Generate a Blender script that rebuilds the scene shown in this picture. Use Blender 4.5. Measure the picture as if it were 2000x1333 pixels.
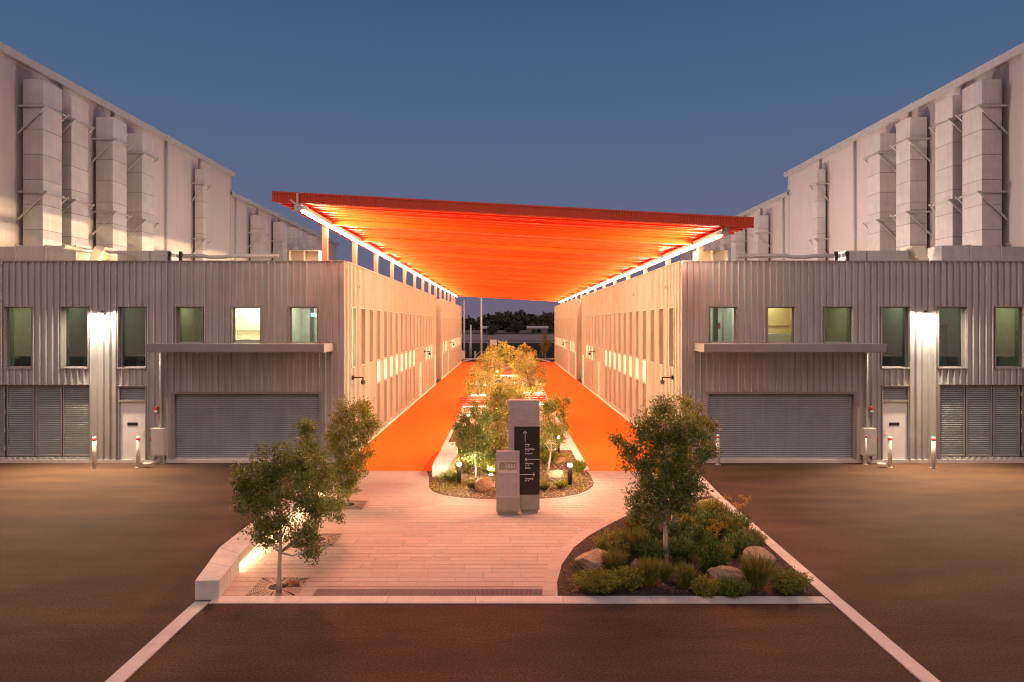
import bpy, math, random
import numpy as np
from mathutils import Vector, Matrix, Euler

for o in list(bpy.data.objects): bpy.data.objects.remove(o)
SC = bpy.context.scene
COL = SC.collection
R = math.radians
H, F, VX, VY = 5.4, 1333.0, 988.5, 633.0

# ------------------------------------------------------------------ camera, sky, exposure
cam = bpy.data.cameras.new('camera'); camo = bpy.data.objects.new('camera', cam); COL.objects.link(camo)
camo.location = (0, 0, H); camo.rotation_euler = (R(90), 0, 0)
cam.sensor_width = 36; cam.lens = 36 * F / 2000
cam.shift_x = 11.5 / 2000; cam.shift_y = -33.5 / 2000
cam.clip_start = 0.1; cam.clip_end = 6000
SC.camera = camo
SC.render.engine = 'CYCLES'
cy = SC.cycles
cy.max_bounces = 7; cy.diffuse_bounces = 4; cy.glossy_bounces = 3; cy.transmission_bounces = 4
cy.transparent_max_bounces = 8; cy.sample_clamp_indirect = 6; cy.sample_clamp_direct = 0
cy.caustics_reflective = False; cy.caustics_refractive = False
cy.use_denoising = True; cy.denoising_prefilter = 'ACCURATE'; cy.pixel_filter_type = 'BLACKMAN_HARRIS'; cy.filter_width = 1.15; cy.use_light_tree = True
SC.view_settings.view_transform = 'Standard'; SC.view_settings.look = 'None'
SC.view_settings.exposure = 0.9; SC.view_settings.gamma = 1.0; SC.view_settings.use_curve_mapping = False

wd = bpy.data.worlds.new('World'); SC.world = wd; wd.use_nodes = True
nt = wd.node_tree; nt.nodes.clear()
out = nt.nodes.new('ShaderNodeOutputWorld'); bg = nt.nodes.new('ShaderNodeBackground')
tc = nt.nodes.new('ShaderNodeTexCoord'); sep = nt.nodes.new('ShaderNodeSeparateXYZ')
ramp = nt.nodes.new('ShaderNodeValToRGB')
GLOW = nt.nodes.new('ShaderNodeMapRange'); GLOWZ = nt.nodes.new('ShaderNodeMapRange'); GMUL = nt.nodes.new('ShaderNodeMath'); GMIX = nt.nodes.new('ShaderNodeMix')
nt.links.new(tc.outputs['Generated'], sep.inputs[0]); nt.links.new(sep.outputs['Z'], ramp.inputs[0])
SKY = [(0.0, (.168, .124, .184)), (0.045, (.152, .128, .198)), (0.10, (.136, .136, .216)), (0.17, (.114, .140, .238)),
       (0.28, (.082, .132, .244)), (0.42, (.055, .106, .218)), (0.60, (.040, .080, .174)), (1.0, (.026, .058, .125))]
els = ramp.color_ramp.elements
while len(els) < len(SKY): els.new(0.5)
for e, (p, c) in zip(els, SKY): e.position = p; e.color = (*c, 1)
# pink afterglow low in the sky behind the camera (seen mirrored in the window panes)
GLOW.interpolation_type = 'SMOOTHSTEP'; GLOW.inputs[1].default_value = .15; GLOW.inputs[2].default_value = -1.0
GLOWZ.interpolation_type = 'SMOOTHSTEP'; GLOWZ.inputs[1].default_value = .75; GLOWZ.inputs[2].default_value = 0.0
nt.links.new(sep.outputs['Y'], GLOW.inputs[0]); nt.links.new(sep.outputs['Z'], GLOWZ.inputs[0])
GMUL.operation = 'MULTIPLY'; nt.links.new(GLOW.outputs[0], GMUL.inputs[0]); nt.links.new(GLOWZ.outputs[0], GMUL.inputs[1])
GMIX.data_type = 'RGBA'; nt.links.new(GMUL.outputs[0], GMIX.inputs[0]); nt.links.new(ramp.outputs[0], GMIX.inputs[6]); GMIX.inputs[7].default_value = (.62, .34, .26, 1)
nt.links.new(GMIX.outputs[2], bg.inputs[0]); bg.inputs[1].default_value = 0.54
nt.links.new(bg.outputs[0], out.inputs[0])

# the last of the dusk glow, from behind the camera: wide, weak and warm
sun = bpy.data.lights.new('dusk_glow', 'SUN'); sun.energy = 0.62; sun.angle = R(50); sun.color = (1.0, .73, .62)
suno = bpy.data.objects.new('dusk_glow', sun); COL.objects.link(suno)
suno.rotation_euler = (R(42), 0, R(3))

LED_L = 42.0
BOUNCE_W = 2900.0  # power of the added spots that redden the plaza
BAY_W = 350.0                       # each canopy batten throws this inward                       # radiance of the canopy light strips
PACK_W = 150.0; THROW_W = 4600.0                      # wall lamps on the two front walls
WARM = (1.0, .72, .43)

# ------------------------------------------------------------------ helpers
WL = {}
rnd = random.Random(11)
def G(px, py):
    d = H * F / (py - VY); return ((px - VX) * d / F, d)
def XF(px, d=26.56): return (px - VX) * d / F

def setp(o, label=None, cat=None, group=None, kind=None):
    if label: o['label'] = label
    if cat: o['category'] = cat
    if group: o['group'] = group
    if kind: o['kind'] = kind
    return o
def thing(name, label, cat, loc=(0, 0, 0), group=None, kind=None):
    o = bpy.data.objects.new(name, None); COL.objects.link(o); o.location = loc
    o.empty_display_size = .2
    WL[o] = Vector(loc); return setp(o, label, cat, group, kind)
def put(name, mesh, loc, parent=None, rot=(0, 0, 0), scale=(1, 1, 1)):
    o = bpy.data.objects.new(name, mesh); COL.objects.link(o)
    b = WL[parent] if parent else Vector((0, 0, 0))
    o.location = Vector(loc) - b; o.rotation_euler = rot; o.scale = scale
    if parent: o.parent = parent
    WL[o] = Vector(loc); return o

class MB:
    def __init__(s): s.v = []; s.f = []; s.m = []
    def add(s, vs, fs, m=0):
        b = len(s.v); s.v += [tuple(v) for v in vs]
        for f in fs: s.f.append(tuple(i + b for i in f)); s.m.append(m)
        return s
    def box(s, x0, x1, y0, y1, z0, z1, m=0):
        return s.add([(x0, y0, z0), (x1, y0, z0), (x1, y1, z0), (x0, y1, z0), (x0, y0, z1), (x1, y0, z1), (x1, y1, z1), (x0, y1, z1)],
                     [(0, 3, 2, 1), (4, 5, 6, 7), (0, 1, 5, 4), (1, 2, 6, 5), (2, 3, 7, 6), (3, 0, 4, 7)], m)
    def quad(s, a, b, c, d, m=0): return s.add([a, b, c, d], [(0, 1, 2, 3)], m)
    def tube(s, p0, p1, r0, r1=None, n=8, m=0):
        p0, p1 = Vector(p0), Vector(p1); r1 = r0 if r1 is None else r1
        t = (p1 - p0).normalized(); a = t.orthogonal().normalized(); c = t.cross(a)
        vs = []
        for p, r in ((p0, r0), (p1, r1)):
            for i in range(n):
                w = 2 * math.pi * i / n; vs.append(p + (a * math.cos(w) + c * math.sin(w)) * r)
        fs = [(i, (i + 1) % n, n + (i + 1) % n, n + i) for i in range(n)] + [tuple(range(n - 1, -1, -1)), tuple(range(n, 2 * n))]
        return s.add(vs, fs, m)
    def beam(s, p0, p1, w, h, m=0):
        p0, p1 = Vector(p0), Vector(p1); t = (p1 - p0).normalized()
        up = Vector((0, 0, 1)) if abs(t.z) < .95 else Vector((0, 1, 0))
        a = t.cross(up).normalized() * w / 2; c = a.cross(t).normalized() * h / 2
        vs = [p + q for p in (p0, p1) for q in (-a - c, a - c, a + c, -a + c)]
        return s.add(vs, [(0, 1, 2, 3), (7, 6, 5, 4), (0, 4, 5, 1), (1, 5, 6, 2), (2, 6, 7, 3), (3, 7, 4, 0)], m)
    def prism(s, pts, z0, z1, m=0):
        n = len(pts); vs = [(x, y, z0) for x, y in pts] + [(x, y, z1) for x, y in pts]
        return s.add(vs, [tuple(range(n - 1, -1, -1)), tuple(range(n, 2 * n))] + [(i, (i + 1) % n, n + (i + 1) % n, n + i) for i in range(n)], m)
    def lathe(s, prof, n=16, c=(0, 0, 0), m=0):
        vs = [(c[0] + r * math.cos(2 * math.pi * i / n), c[1] + r * math.sin(2 * math.pi * i / n), c[2] + z) for r, z in prof for i in range(n)]
        fs = [(k * n + i, k * n + (i + 1) % n, (k + 1) * n + (i + 1) % n, (k + 1) * n + i) for k in range(len(prof) - 1) for i in range(n)]
        fs += [tuple(range(n - 1, -1, -1)), tuple((len(prof) - 1) * n + i for i in range(n))]
        return s.add(vs, fs, m)
    def path(s, pts, radii, n=6, m=0):
        pts = [Vector(p) for p in pts]; vs = []
        for k, p in enumerate(pts):
            t = (pts[min(k + 1, len(pts) - 1)] - pts[max(k - 1, 0)]).normalized()
            a = t.cross(Vector((.3, 1, .1))).normalized(); c = t.cross(a)
            for i in range(n):
                w = 2 * math.pi * i / n; vs.append(p + (a * math.cos(w) + c * math.sin(w)) * radii[k])
        fs = [(k * n + i, k * n + (i + 1) % n, (k + 1) * n + (i + 1) % n, (k + 1) * n + i) for k in range(len(pts) - 1) for i in range(n)]
        fs += [tuple(range(n - 1, -1, -1)), tuple((len(pts) - 1) * n + i for i in range(n))]
        return s.add(vs, fs, m)
    def mesh(s, name, mats, off=(0, 0, 0), smooth=False):
        me = bpy.data.meshes.new(name)
        ox, oy, oz = off
        me.from_pydata([(x - ox, y - oy, z - oz) for x, y, z in s.v], [], s.f)
        for m in (mats if isinstance(mats, (list, tuple)) else [mats]): me.materials.append(m)
        if any(s.m): me.polygons.foreach_set('material_index', s.m)
        if smooth: me.polygons.foreach_set('use_smooth', [True] * len(s.f))
        me.update(); return me
    def build(s, name, mats, parent=None, at=None, smooth=False, bevel=0, kind=None):
        loc = Vector(at) if at is not None else (WL[parent] if parent else Vector((0, 0, 0)))
        o = put(name, s.mesh(name, mats, loc, smooth), loc, parent)
        if bevel:
            b = o.modifiers.new('bevel', 'BEVEL'); b.width = bevel; b.segments = 2; b.limit_method = 'ANGLE'
        if kind: o['kind'] = kind
        return o

# ------------------------------------------------------------------ materials
def mat(name, col, rough=.6, metal=0.0, var=.12, scale=3.0, col2=None, bump=0.0, bscale=60.0, objvar=0.0, streak=0.0,
        speck=0.0, spec=.5, coat=0.0, stretch=None):
    m = bpy.data.materials.new(name); m.use_nodes = True; t = m.node_tree; L = t.links.new
    p = t.nodes['Principled BSDF']; N = t.nodes.new
    p.inputs['Metallic'].default_value = metal; p.inputs['Specular IOR Level'].default_value = spec
    geo = N('ShaderNodeNewGeometry'); pos = geo.outputs['Position']
    if stretch:
        mp = N('ShaderNodeMapping'); mp.inputs['Scale'].default_value = stretch; L(pos, mp.inputs[0]); npos = mp.outputs[0]
    else: npos = pos
    n1 = N('ShaderNodeTexNoise'); n1.inputs['Scale'].default_value = scale; n1.inputs['Detail'].default_value = 6
    n1.inputs['Roughness'].default_value = .6; L(npos, n1.inputs['Vector'])
    mr = N('ShaderNodeMapRange'); mr.inputs[1].default_value = .3; mr.inputs[2].default_value = .7; L(n1.outputs['Fac'], mr.inputs[0])
    mx = N('ShaderNodeMix'); mx.data_type = 'RGBA'; L(mr.outputs[0], mx.inputs[0])
    c2 = col2 or tuple(min(1, c * (1 + var)) for c in col)
    c1 = col if col2 else tuple(c * (1 - var) for c in col)
    mx.inputs[6].default_value = (*c1, 1); mx.inputs[7].default_value = (*c2, 1)
    cur = mx.outputs[2]
    val = None
    def mul(a, b):
        q = N('ShaderNodeMath'); q.operation = 'MULTIPLY'; L(a, q.inputs[0]); L(b, q.inputs[1]); return q.outputs[0]
    if objvar:
        oi = N('ShaderNodeObjectInfo'); r = N('ShaderNodeMapRange'); r.inputs[3].default_value = 1 - objvar; r.inputs[4].default_value = 1 + objvar
        L(oi.outputs['Random'], r.inputs[0]); val = r.outputs[0]
    if streak:
        mp2 = N('ShaderNodeMapping'); mp2.inputs['Scale'].default_value = (9, 9, .35); L(pos, mp2.inputs[0])
        n2 = N('ShaderNodeTexNoise'); n2.inputs['Scale'].default_value = 1.0; n2.inputs['Detail'].default_value = 5; L(mp2.outputs[0], n2.inputs['Vector'])
        r = N('ShaderNodeMapRange'); r.inputs[1].default_value = .35; r.inputs[2].default_value = .65
        r.inputs[3].default_value = 1 - streak; r.inputs[4].default_value = 1.0; L(n2.outputs['Fac'], r.inputs[0])
        val = mul(val, r.outputs[0]) if val else r.outputs[0]
    if speck:
        n3 = N('ShaderNodeTexNoise'); n3.inputs['Scale'].default_value = bscale; n3.inputs['Detail'].default_value = 3; L(pos, n3.inputs['Vector'])
        r = N('ShaderNodeMapRange'); r.inputs[1].default_value = .3; r.inputs[2].default_value = .7
        r.inputs[3].default_value = 1 - speck; r.inputs[4].default_value = 1 + speck; L(n3.outputs['Fac'], r.inputs[0])
        val = mul(val, r.outputs[0]) if val else r.outputs[0]
    if val:
        hv = N('ShaderNodeVectorMath'); hv.operation = 'SCALE'; L(cur, hv.inputs[0]); L(val, hv.inputs['Scale']); cur = hv.outputs[0]
    L(cur, p.inputs['Base Color'])
    rr = N('ShaderNodeMapRange'); rr.inputs[3].default_value = max(.03, rough - .08); rr.inputs[4].default_value = min(1, rough + .08)
    L(n1.outputs['Fac'], rr.inputs[0]); L(rr.outputs[0], p.inputs['Roughness'])
    if coat: p.inputs['Coat Weight'].default_value = coat
    if bump:
        nb = N('ShaderNodeTexNoise'); nb.inputs['Scale'].default_value = bscale; nb.inputs['Detail'].default_value = 4; L(pos, nb.inputs['Vector'])
        bp = N('ShaderNodeBump'); bp.inputs['Strength'].default_value = min(1, bump); bp.inputs['Distance'].default_value = .02
        L(nb.outputs['Fac'], bp.inputs['Height']); L(bp.outputs[0], p.inputs['Normal'])
    return m
def emis(name, col, s):
    m = bpy.data.materials.new(name); m.use_nodes = True; t = m.node_tree; t.nodes.clear()
    e = t.nodes.new('ShaderNodeEmission'); e.inputs[0].default_value = (*col, 1); e.inputs[1].default_value = s
    o = t.nodes.new('ShaderNodeOutputMaterial'); t.links.new(e.outputs[0], o.inputs[0]); return m
def leafmat(name, c1, c2, trans=.35, rough=.45):
    m = bpy.data.materials.new(name); m.use_nodes = True; t = m.node_tree; L = t.links.new; N = t.nodes.new
    p = t.nodes['Principled BSDF']; o = t.nodes['Material Output']
    g = N('ShaderNodeNewGeometry'); mx = N('ShaderNodeMix'); mx.data_type = 'RGBA'
    L(g.outputs['Random Per Island'], mx.inputs[0]); mx.inputs[6].default_value = (*c1, 1); mx.inputs[7].default_value = (*c2, 1)
    L(mx.outputs[2], p.inputs['Base Color']); p.inputs['Roughness'].default_value = rough
    tr = N('ShaderNodeBsdfTranslucent'); L(mx.outputs[2], tr.inputs[0]); ms = N('ShaderNodeMixShader'); ms.inputs[0].default_value = trans
    L(p.outputs[0], ms.inputs[1]); L(tr.outputs[0], ms.inputs[2]); L(ms.outputs[0], o.inputs[0]); return m
def glassmat(name, tint=(.8, .9, .86), refl=.12):
    m = bpy.data.materials.new(name); m.use_nodes = True; t = m.node_tree; t.nodes.clear(); N = t.nodes.new; L = t.links.new
    tr = N('ShaderNodeBsdfTransparent'); tr.inputs[0].default_value = (*tint, 1)
    gl = N('ShaderNodeBsdfGlossy'); gl.inputs['Roughness'].default_value = .02
    lw = N('ShaderNodeFresnel'); lw.inputs[0].default_value = 1.52
    ad = N('ShaderNodeMath'); ad.operation = 'ADD'; ad.inputs[1].default_value = refl; L(lw.outputs[0], ad.inputs[0])
    ms = N('ShaderNodeMixShader'); L(ad.outputs[0], ms.inputs[0]); L(tr.outputs[0], ms.inputs[1]); L(gl.outputs[0], ms.inputs[2])
    o = N('ShaderNodeOutputMaterial'); L(ms.outputs[0], o.inputs[0]); return m

M = dict(
    asphalt=mat('asphalt', (.042, .022, .014), .92, var=.3, scale=.6, col2=(.092, .053, .033), stretch=(.55, 1.5, 1), bump=.7, bscale=26, speck=.5, spec=.25),
    clad=mat('grey metal cladding', (.47, .465, .47), .38, metal=.35, var=.08, scale=1.2, streak=.14, objvar=.06),
    cladside=mat('warm grey corridor cladding', (.50, .475, .39), .5, metal=.15, var=.08, scale=1.0, streak=.16),
    trim=mat('dark grey trim', (.30, .285, .28), .42, metal=.3, var=.08),
    lite=mat('pale grey steel', (.50, .49, .47), .45, metal=.2, var=.08, streak=.1),
    roller=mat('roller door steel', (.30, .325, .345), .45, metal=.3, var=.1, scale=2, streak=.1),
    louvre=mat('louvre steel', (.42, .45, .45), .45, metal=.2, var=.1),
    dark=mat('dark void', (.012, .012, .013), .8),
    black=mat('black paint', (.018, .014, .010), .5, var=.15),
    door=mat('white door paint', (.76, .75, .74), .45, var=.05, streak=.06),
    frame=mat('window frame aluminium', (.42, .40, .39), .38, metal=.3, var=.05),
    cream=mat('cream panel', (.86, .78, .64), .45, var=.04),
    slot=mat('bronze tinted glass', (.17, .135, .10), .22, metal=.1, var=.10, scale=.5, spec=.8),
    blind=mat('pale blind behind glass', (.62, .60, .52), .25, var=.10, scale=.8),
    ware=mat('warehouse cladding', (.53, .475, .465), .6, metal=.0, var=.05, scale=.4, streak=.07, objvar=.015),
    duct=mat('galvanised duct', (.52, .50, .49), .48, metal=.1, var=.10, scale=2.0, streak=.1, objvar=.07),
    gap=mat('shadow gap', (.06, .05, .05), .8),
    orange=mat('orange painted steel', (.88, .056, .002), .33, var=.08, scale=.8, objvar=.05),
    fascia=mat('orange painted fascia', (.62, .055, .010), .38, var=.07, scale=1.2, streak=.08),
    post=mat('pale salmon steel post', (.50, .22, .13), .5, var=.06),
    steel=mat('galvanised steel beam', (.60, .58, .55), .4, metal=.35, var=.12, scale=5),
    ofloor=mat('orange painted ground', (.84, .118, .0), .7, var=.1, scale=.5, col2=(.93, .158, .0), stretch=(1.4, .22, 1), bump=.25, bscale=120, speck=.07, spec=.25),
    paver=mat('pale granite paver', (.42, .345, .29), .75, var=.07, scale=7, bump=.25, bscale=150, objvar=.06, speck=.12),
    pavefar=mat('pale granite paving', (.40, .33, .28), .75, var=.08, scale=4, bump=.2, bscale=150, speck=.12),
    joint=mat('paving joint', (.355, .305, .27), .9, var=.1),
    kerb=mat('kerb concrete', (.58, .54, .50), .8, var=.09, scale=3, bump=.3, bscale=120, objvar=.05, speck=.12),
    conc=mat('board concrete', (.56, .535, .50), .72, var=.13, scale=2.2, bump=.35, bscale=45, streak=.10, speck=.08),
    concb=mat('sign plinth concrete', (.34, .295, .25), .75, var=.12, scale=5, bump=.3, bscale=90),
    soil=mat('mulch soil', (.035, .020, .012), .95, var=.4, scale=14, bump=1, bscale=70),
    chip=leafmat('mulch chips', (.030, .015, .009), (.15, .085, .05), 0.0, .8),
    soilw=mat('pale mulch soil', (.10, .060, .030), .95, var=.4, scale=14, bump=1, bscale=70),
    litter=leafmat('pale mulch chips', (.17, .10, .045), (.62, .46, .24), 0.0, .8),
    bark=mat('pale paperbark', (.46, .39, .31), .85, var=.35, scale=12, bump=.8, bscale=40, stretch=(1, 1, .35)),
    leaf=leafmat('dark tree leaves', (.070, .115, .022), (.27, .33, .065)),
    leafg=leafmat('golden green tree leaves', (.15, .135, .025), (.55, .42, .09)),
    leafy=leafmat('yellow green shrub leaves', (.09, .12, .016), (.40, .39, .05)),
    leafd=leafmat('deep green shrub leaves', (.045, .09, .014), (.17, .27, .045)),
    leafs=leafmat('grey green feathery blades', (.10, .115, .026), (.34, .32, .075)),
    leafo=leafmat('rust coloured dry blades', (.16, .055, .015), (.34, .13, .035)),
    flower=leafmat('yellow flowers', (.42, .24, .015), (.62, .38, .03)),
    farleaf=leafmat('distant woodland', (.05, .045, .035), (.12, .10, .08), .1, .9),
    rock=mat('sandstone', (.22, .125, .07), .85, var=.3, scale=4, col2=(.40, .30, .20), bump=1, bscale=16, speck=.2),
    rocko=mat('ochre sandstone', (.36, .17, .07), .85, scale=6, col2=(.50, .31, .17), bump=1, bscale=18, speck=.2),
    galv=mat('bollard steel', (.62, .58, .53), .38, metal=.3, var=.08),
    red=mat('red reflective band', (.55, .03, .02), .4),
    white=mat('white plastic', (.75, .73, .70), .5, var=.04),
    lampbody=mat('bollard lamp body', (.05, .048, .045), .45, metal=.3),
    signm=mat('anodised sign metal', (.46, .41, .43), .42, metal=.25, var=.06, scale=4),
    signl=mat('map paint light', (.62, .52, .48), .5), signd=mat('map paint dark', (.30, .24, .23), .5),
    text=mat('white lettering', (.85, .80, .78), .5, var=.02),
    grate=mat('cast iron grate', (.38, .32, .27), .5, metal=.4, var=.15),
    drain=mat('drain grate', (.155, .145, .15), .6, metal=.2, var=.12),
    grassf=mat('dry paddock', (.15, .095, .08), .95, var=.3, scale=.03, col2=(.24, .16, .135), stretch=(.25, 1.6, 1)),
    grassg=mat('dull grass verge', (.030, .034, .020), .95, var=.3, scale=.05, col2=(.060, .055, .035), stretch=(.2, 1.5, 1)),
    sand=mat('pinkish bare earth', (.28, .18, .155), .95, var=.2, scale=.05, col2=(.40, .27, .235), stretch=(.2, 1.6, 1)),
    mesh=mat('dark green shade cloth', (.012, .032, .024), .8, var=.2, scale=1),
    glass=glassmat('window glass', refl=.03),
    led=emis('light strip', (1.0, .70, .47), LED_L),
    led2=emis('bench light strip', (1.0, .66, .36), 42),
    bulb=emis('bollard lamp lens', (1.0, .74, .48), 1300),
    upl=emis('ground lamp lens', (1.0, .76, .42), 60),
    packl=emis('wall lamp lens', (1.0, .86, .70), 30),
    exitm=emis('exit sign face', (.25, .95, .75), 2.2), exitw=emis('exit sign figure', (.8, 1, .95), 4.0),
)

# ------------------------------------------------------------------ ground, roads, beds
gr = MB(); gr.quad((-900, -60, -.012), (900, -60, -.012), (900, 1500, -.012), (-900, 1500, -.012))
gr.build('ground', M['grassf'], kind='structure')
a = MB(); a.quad((-80, -30, 0), (80, -30, 0), (80, 118, 0), (-80, 118, 0)); asphalt = a.build('asphalt', M['asphalt'], kind='structure')
a = MB()
for y0, y1, m, z in ((118, 128, 1, -.004), (140, 205, 0, -.004), (222, 330, 0, -.004), (345, 420, 1, -.004)):
    a.quad((-400, y0, z), (400, y0, z), (400, y1, z), (-400, y1, z), m)
a.build('bare_earth_field', [M['sand'], M['grassg']], kind='structure')
a = MB(); a.box(-300, 300, 331, 333, -.004, .12); a.build('distant_track', M['kerb'], kind='structure')
a = MB(); a.quad((-6.23, 25.0, .004), (6.78, 25.0, .004), (6.78, 97.2, .004), (-6.23, 97.2, .004))
a.build('orange_walkway', M['ofloor'], kind='structure')

# plaza: pavers one by one over a joint bed
plaza = thing('paving', None, None, (0, 13.5, 0), kind='structure')
a = MB(); a.quad((-6.0, 13.5, .002), (6.42, 13.5, .002), (6.74, 25.0, .002), (-6.0, 25.0, .002)); a.build('paving_bed', M['joint'], plaza)
BED = [G(*p) for p in ((1089, 1166), (1088, 1140), (1097, 1105), (1120, 1072), (1150, 1048), (1190, 1026), (1225, 1008), (1275, 987), (1330, 975), (1390, 971), (1612, 1167))]
ISL = [G(*p) for p in ((833, 921), (838, 932), (838, 944), (838, 953), (846, 962), (868, 969), (905, 974), (950, 976.5), (1000, 977), (1050, 976), (1095, 973), (1128, 967), (1148, 959), (1158, 951), (1160, 944), (1152, 928), (1146, 921))]
ISL = ISL[::-1]
def inpoly(x, y, P):
    c = False; j = len(P) - 1
    for i in range(len(P)):
        xi, yi = P[i]; xj, yj = P[j]
        if (yi > y) != (yj > y) and x < (xj - xi) * (y - yi) / (yj - yi) + xi: c = not c
        j = i
    return c
GRATES = [(-4.68, 13.99), (-4.70, 17.05), (-4.70, 20.35)]
pm_cache = {}
def paver_mesh(w, d):
    k = (round(w, 3), round(d, 3))
    if k not in pm_cache:
        b = MB(); e = .006
        b.add([(0, 0, 0), (w, 0, 0), (w, d, 0), (0, d, 0), (e, e, .008), (w - e, e, .008), (w - e, d - e, .008), (e, d - e, .008)],
              [(4, 5, 6, 7), (0, 1, 5, 4), (1, 2, 6, 5), (2, 3, 7, 6), (3, 0, 4, 7)])
        pm_cache[k] = b.mesh('paver', M['paver'])
    return pm_cache[k]
npv = 0; far = MB(); y = 13.52; row = 0
WIDTHS = [.6, .8, .9, 1.2]
while y < 24.98:
    dy = min(.25, 24.985 - y)
    x = -5.98; xe = 6.40 + (y - 13.5) * .028
    first = True
    while x < xe - .05:
        w = rnd.choice(WIDTHS) * (rnd.uniform(.3, 1) if first else 1); first = False
        w = min(w, xe - x)
        cx, cyy = x + w / 2, y + dy / 2
        # whole piece beneath a planting bed: nothing to lay
        hid = all(inpoly(px, py, BED) for px, py in ((x, y), (x + w, y), (x, y + dy), (x + w, y + dy))) or \
            all(inpoly(px, py, ISL) for px, py in ((x, y), (x + w, y), (x, y + dy), (x + w, y + dy)))
        gr_hit = any(abs(cyy - gy) < .5 and x < gx + .52 and x + w > gx - .52 for gx, gy in GRATES)
        drain_hit = 13.40 < cyy < 13.90 and x + w > -3.85 and x < .98
        if dy > .05 and not hid:
            segs = [(x, x + w)]
            def cut(segs, a0, a1):
                r = []
                for s0, s1 in segs:
                    if a0 - s0 > .04: r.append((s0, min(s1, a0)))
                    if s1 - a1 > .04: r.append((max(s0, a1), s1))
                    if s1 <= a0 or s0 >= a1: r = [q for q in r if not (q[0] >= s0 - 1e-6 and q[1] <= s1 + 1e-6)] + [(s0, s1)]
                return r
            if gr_hit:
                for gx, gy in GRATES:
                    if abs(cyy - gy) < .5: segs = cut(segs, gx - .53, gx + .53)
            if drain_hit: segs = cut(segs, -3.86, .99)
            for s0, s1 in segs:
                g = .005
                if npv < 300:
                    z = .003 + rnd.uniform(-.0012, .0012)
                    put('paver', paver_mesh(round(s1 - s0 - 2 * g, 2), dy - .010), (s0 + g, y + g, z), plaza); npv += 1
                else:
                    z1 = .011 + rnd.uniform(-.001, .001)
                    far.box(s0 + g, s1 - g, y + g, y + dy - g, .003, z1)
        x += w
    y += .25; row += 1
far.build('paver_field', M['pavefar'], plaza, kind='stuff')
# border pavers round the beds
def border(pts, wdt, z, par, sign=1, step=.62):
    P = [Vector((x, y, 0)) for x, y in pts]
    dense = []
    for i in range(len(P) - 1):
        n = max(1, int((P[i + 1] - P[i]).length / .08))
        for k in range(n): dense.append(P[i].lerp(P[i + 1], k / n))
    dense.append(P[-1]); acc = 0; start = 0; nrm = []
    for i in range(len(dense)):
        t = (dense[min(i + 3, len(dense) - 1)] - dense[max(i - 3, 0)]).normalized(); nrm.append(Vector((-t.y, t.x, 0)) * sign)
    for i in range(1, len(dense)):
        acc += (dense[i] - dense[i - 1]).length
        if acc >= step or i == len(dense) - 1:
            idx = list(range(start, i + 1)); b = MB()
            inn = [dense[j] for j in idx]; ou = [dense[j] + nrm[j] * wdt for j in idx]
            g = .004; inn[0] = inn[0].lerp(inn[1], .08); ou[0] = ou[0].lerp(ou[1], .08)
            poly = [(p.x, p.y) for p in inn] + [(p.x, p.y) for p in reversed(ou)]
            if sign > 0: poly = poly[::-1]
            b.prism(poly, .004, z); b.build('border_paver', M['paver'], par)
            start = i; acc = 0
border(BED[:10], .30, .017, plaza, 1)
border(ISL[1:], .14, .017, plaza, 1)

# kerbs
def kerb(name, pts, wdt, z=.03, step=1.8):
    root = thing(name, None, None, (*pts[0], 0), kind='structure')
    for i in range(len(pts) - 1):
        p, q = Vector((*pts[i], 0)), Vector((*pts[i + 1], 0)); L = (q - p).length; n = max(1, round(L / step)); t = (q - p) / L
        nn = Vector((-t.y, t.x, 0)) * wdt / 2
        for k in range(n):
            s = p + t * (L * k / n + .004); e = p + t * (L * (k + 1) / n - .004)
            b = MB(); b.prism([(s - nn)[:2], (e - nn)[:2], (e + nn)[:2], (s + nn)[:2]], 0, z + rnd.uniform(-.001, .001))
            b.build('kerb_stone', M['kerb'], root)
kerb('front_kerb', [(-5.74, 13.33), (6.26, 13.33)], .33, .020)
kerb('left_kerb', [(-5.89, 4.5), (-5.89, 13.22)], .28, .024)
kerb('right_kerb', [(6.385, 5), (6.39, 10.0), (6.42, 13.3), (6.60, 21.4), (6.76, 23.6), (6.97, 26.4)], .27, .026)
# island edging beside the orange ground
kerb('island_kerb', [(2.93, 25.2), (2.93, 96)], .30, .020, 2.4)
kerb('island_edging', [(-2.72, 29.2), (-2.72, 96)], .16, .020, 2.4)

bed = thing('garden_bed', None, None, (2.5, 14, 0), kind='structure')
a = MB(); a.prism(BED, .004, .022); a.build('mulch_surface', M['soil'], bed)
isl = thing('planting_island', None, None, (0, 25, 0), kind='structure')
a = MB(); a.prism(ISL, .004, .020)
a.prism([(-2.64, 25), (2.78, 25), (2.78, 36), (-2.64, 36)], .0045, .0195); a.build('mulch_surface', M['soilw'], isl)
a = MB(); a.prism([(-2.64, 36.0), (2.78, 36.0), (2.78, 96), (-2.64, 96)], .004, .0195); a.build('island_paving', M['pavefar'], isl)
a = MB()
for x0, x1, y0, y1 in ((1.75, 2.78, 29.1, 31.6), (.9, 1.75, 30.3, 31.6)):
    a.box(x0, x1, y0, y1, .021, .030)
a.build('stepping_paver', M['kerb'], isl)
b_ = MB()
for k in range(9):
    x0 = rnd.uniform(-2.5, 1.2); y0 = 38 + k * 6.1; b_.box(x0, x0 + 1.6, y0, y0 + 3.6, .018, .030)
b_.build('planted_patch', M['soil'], isl)

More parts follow.
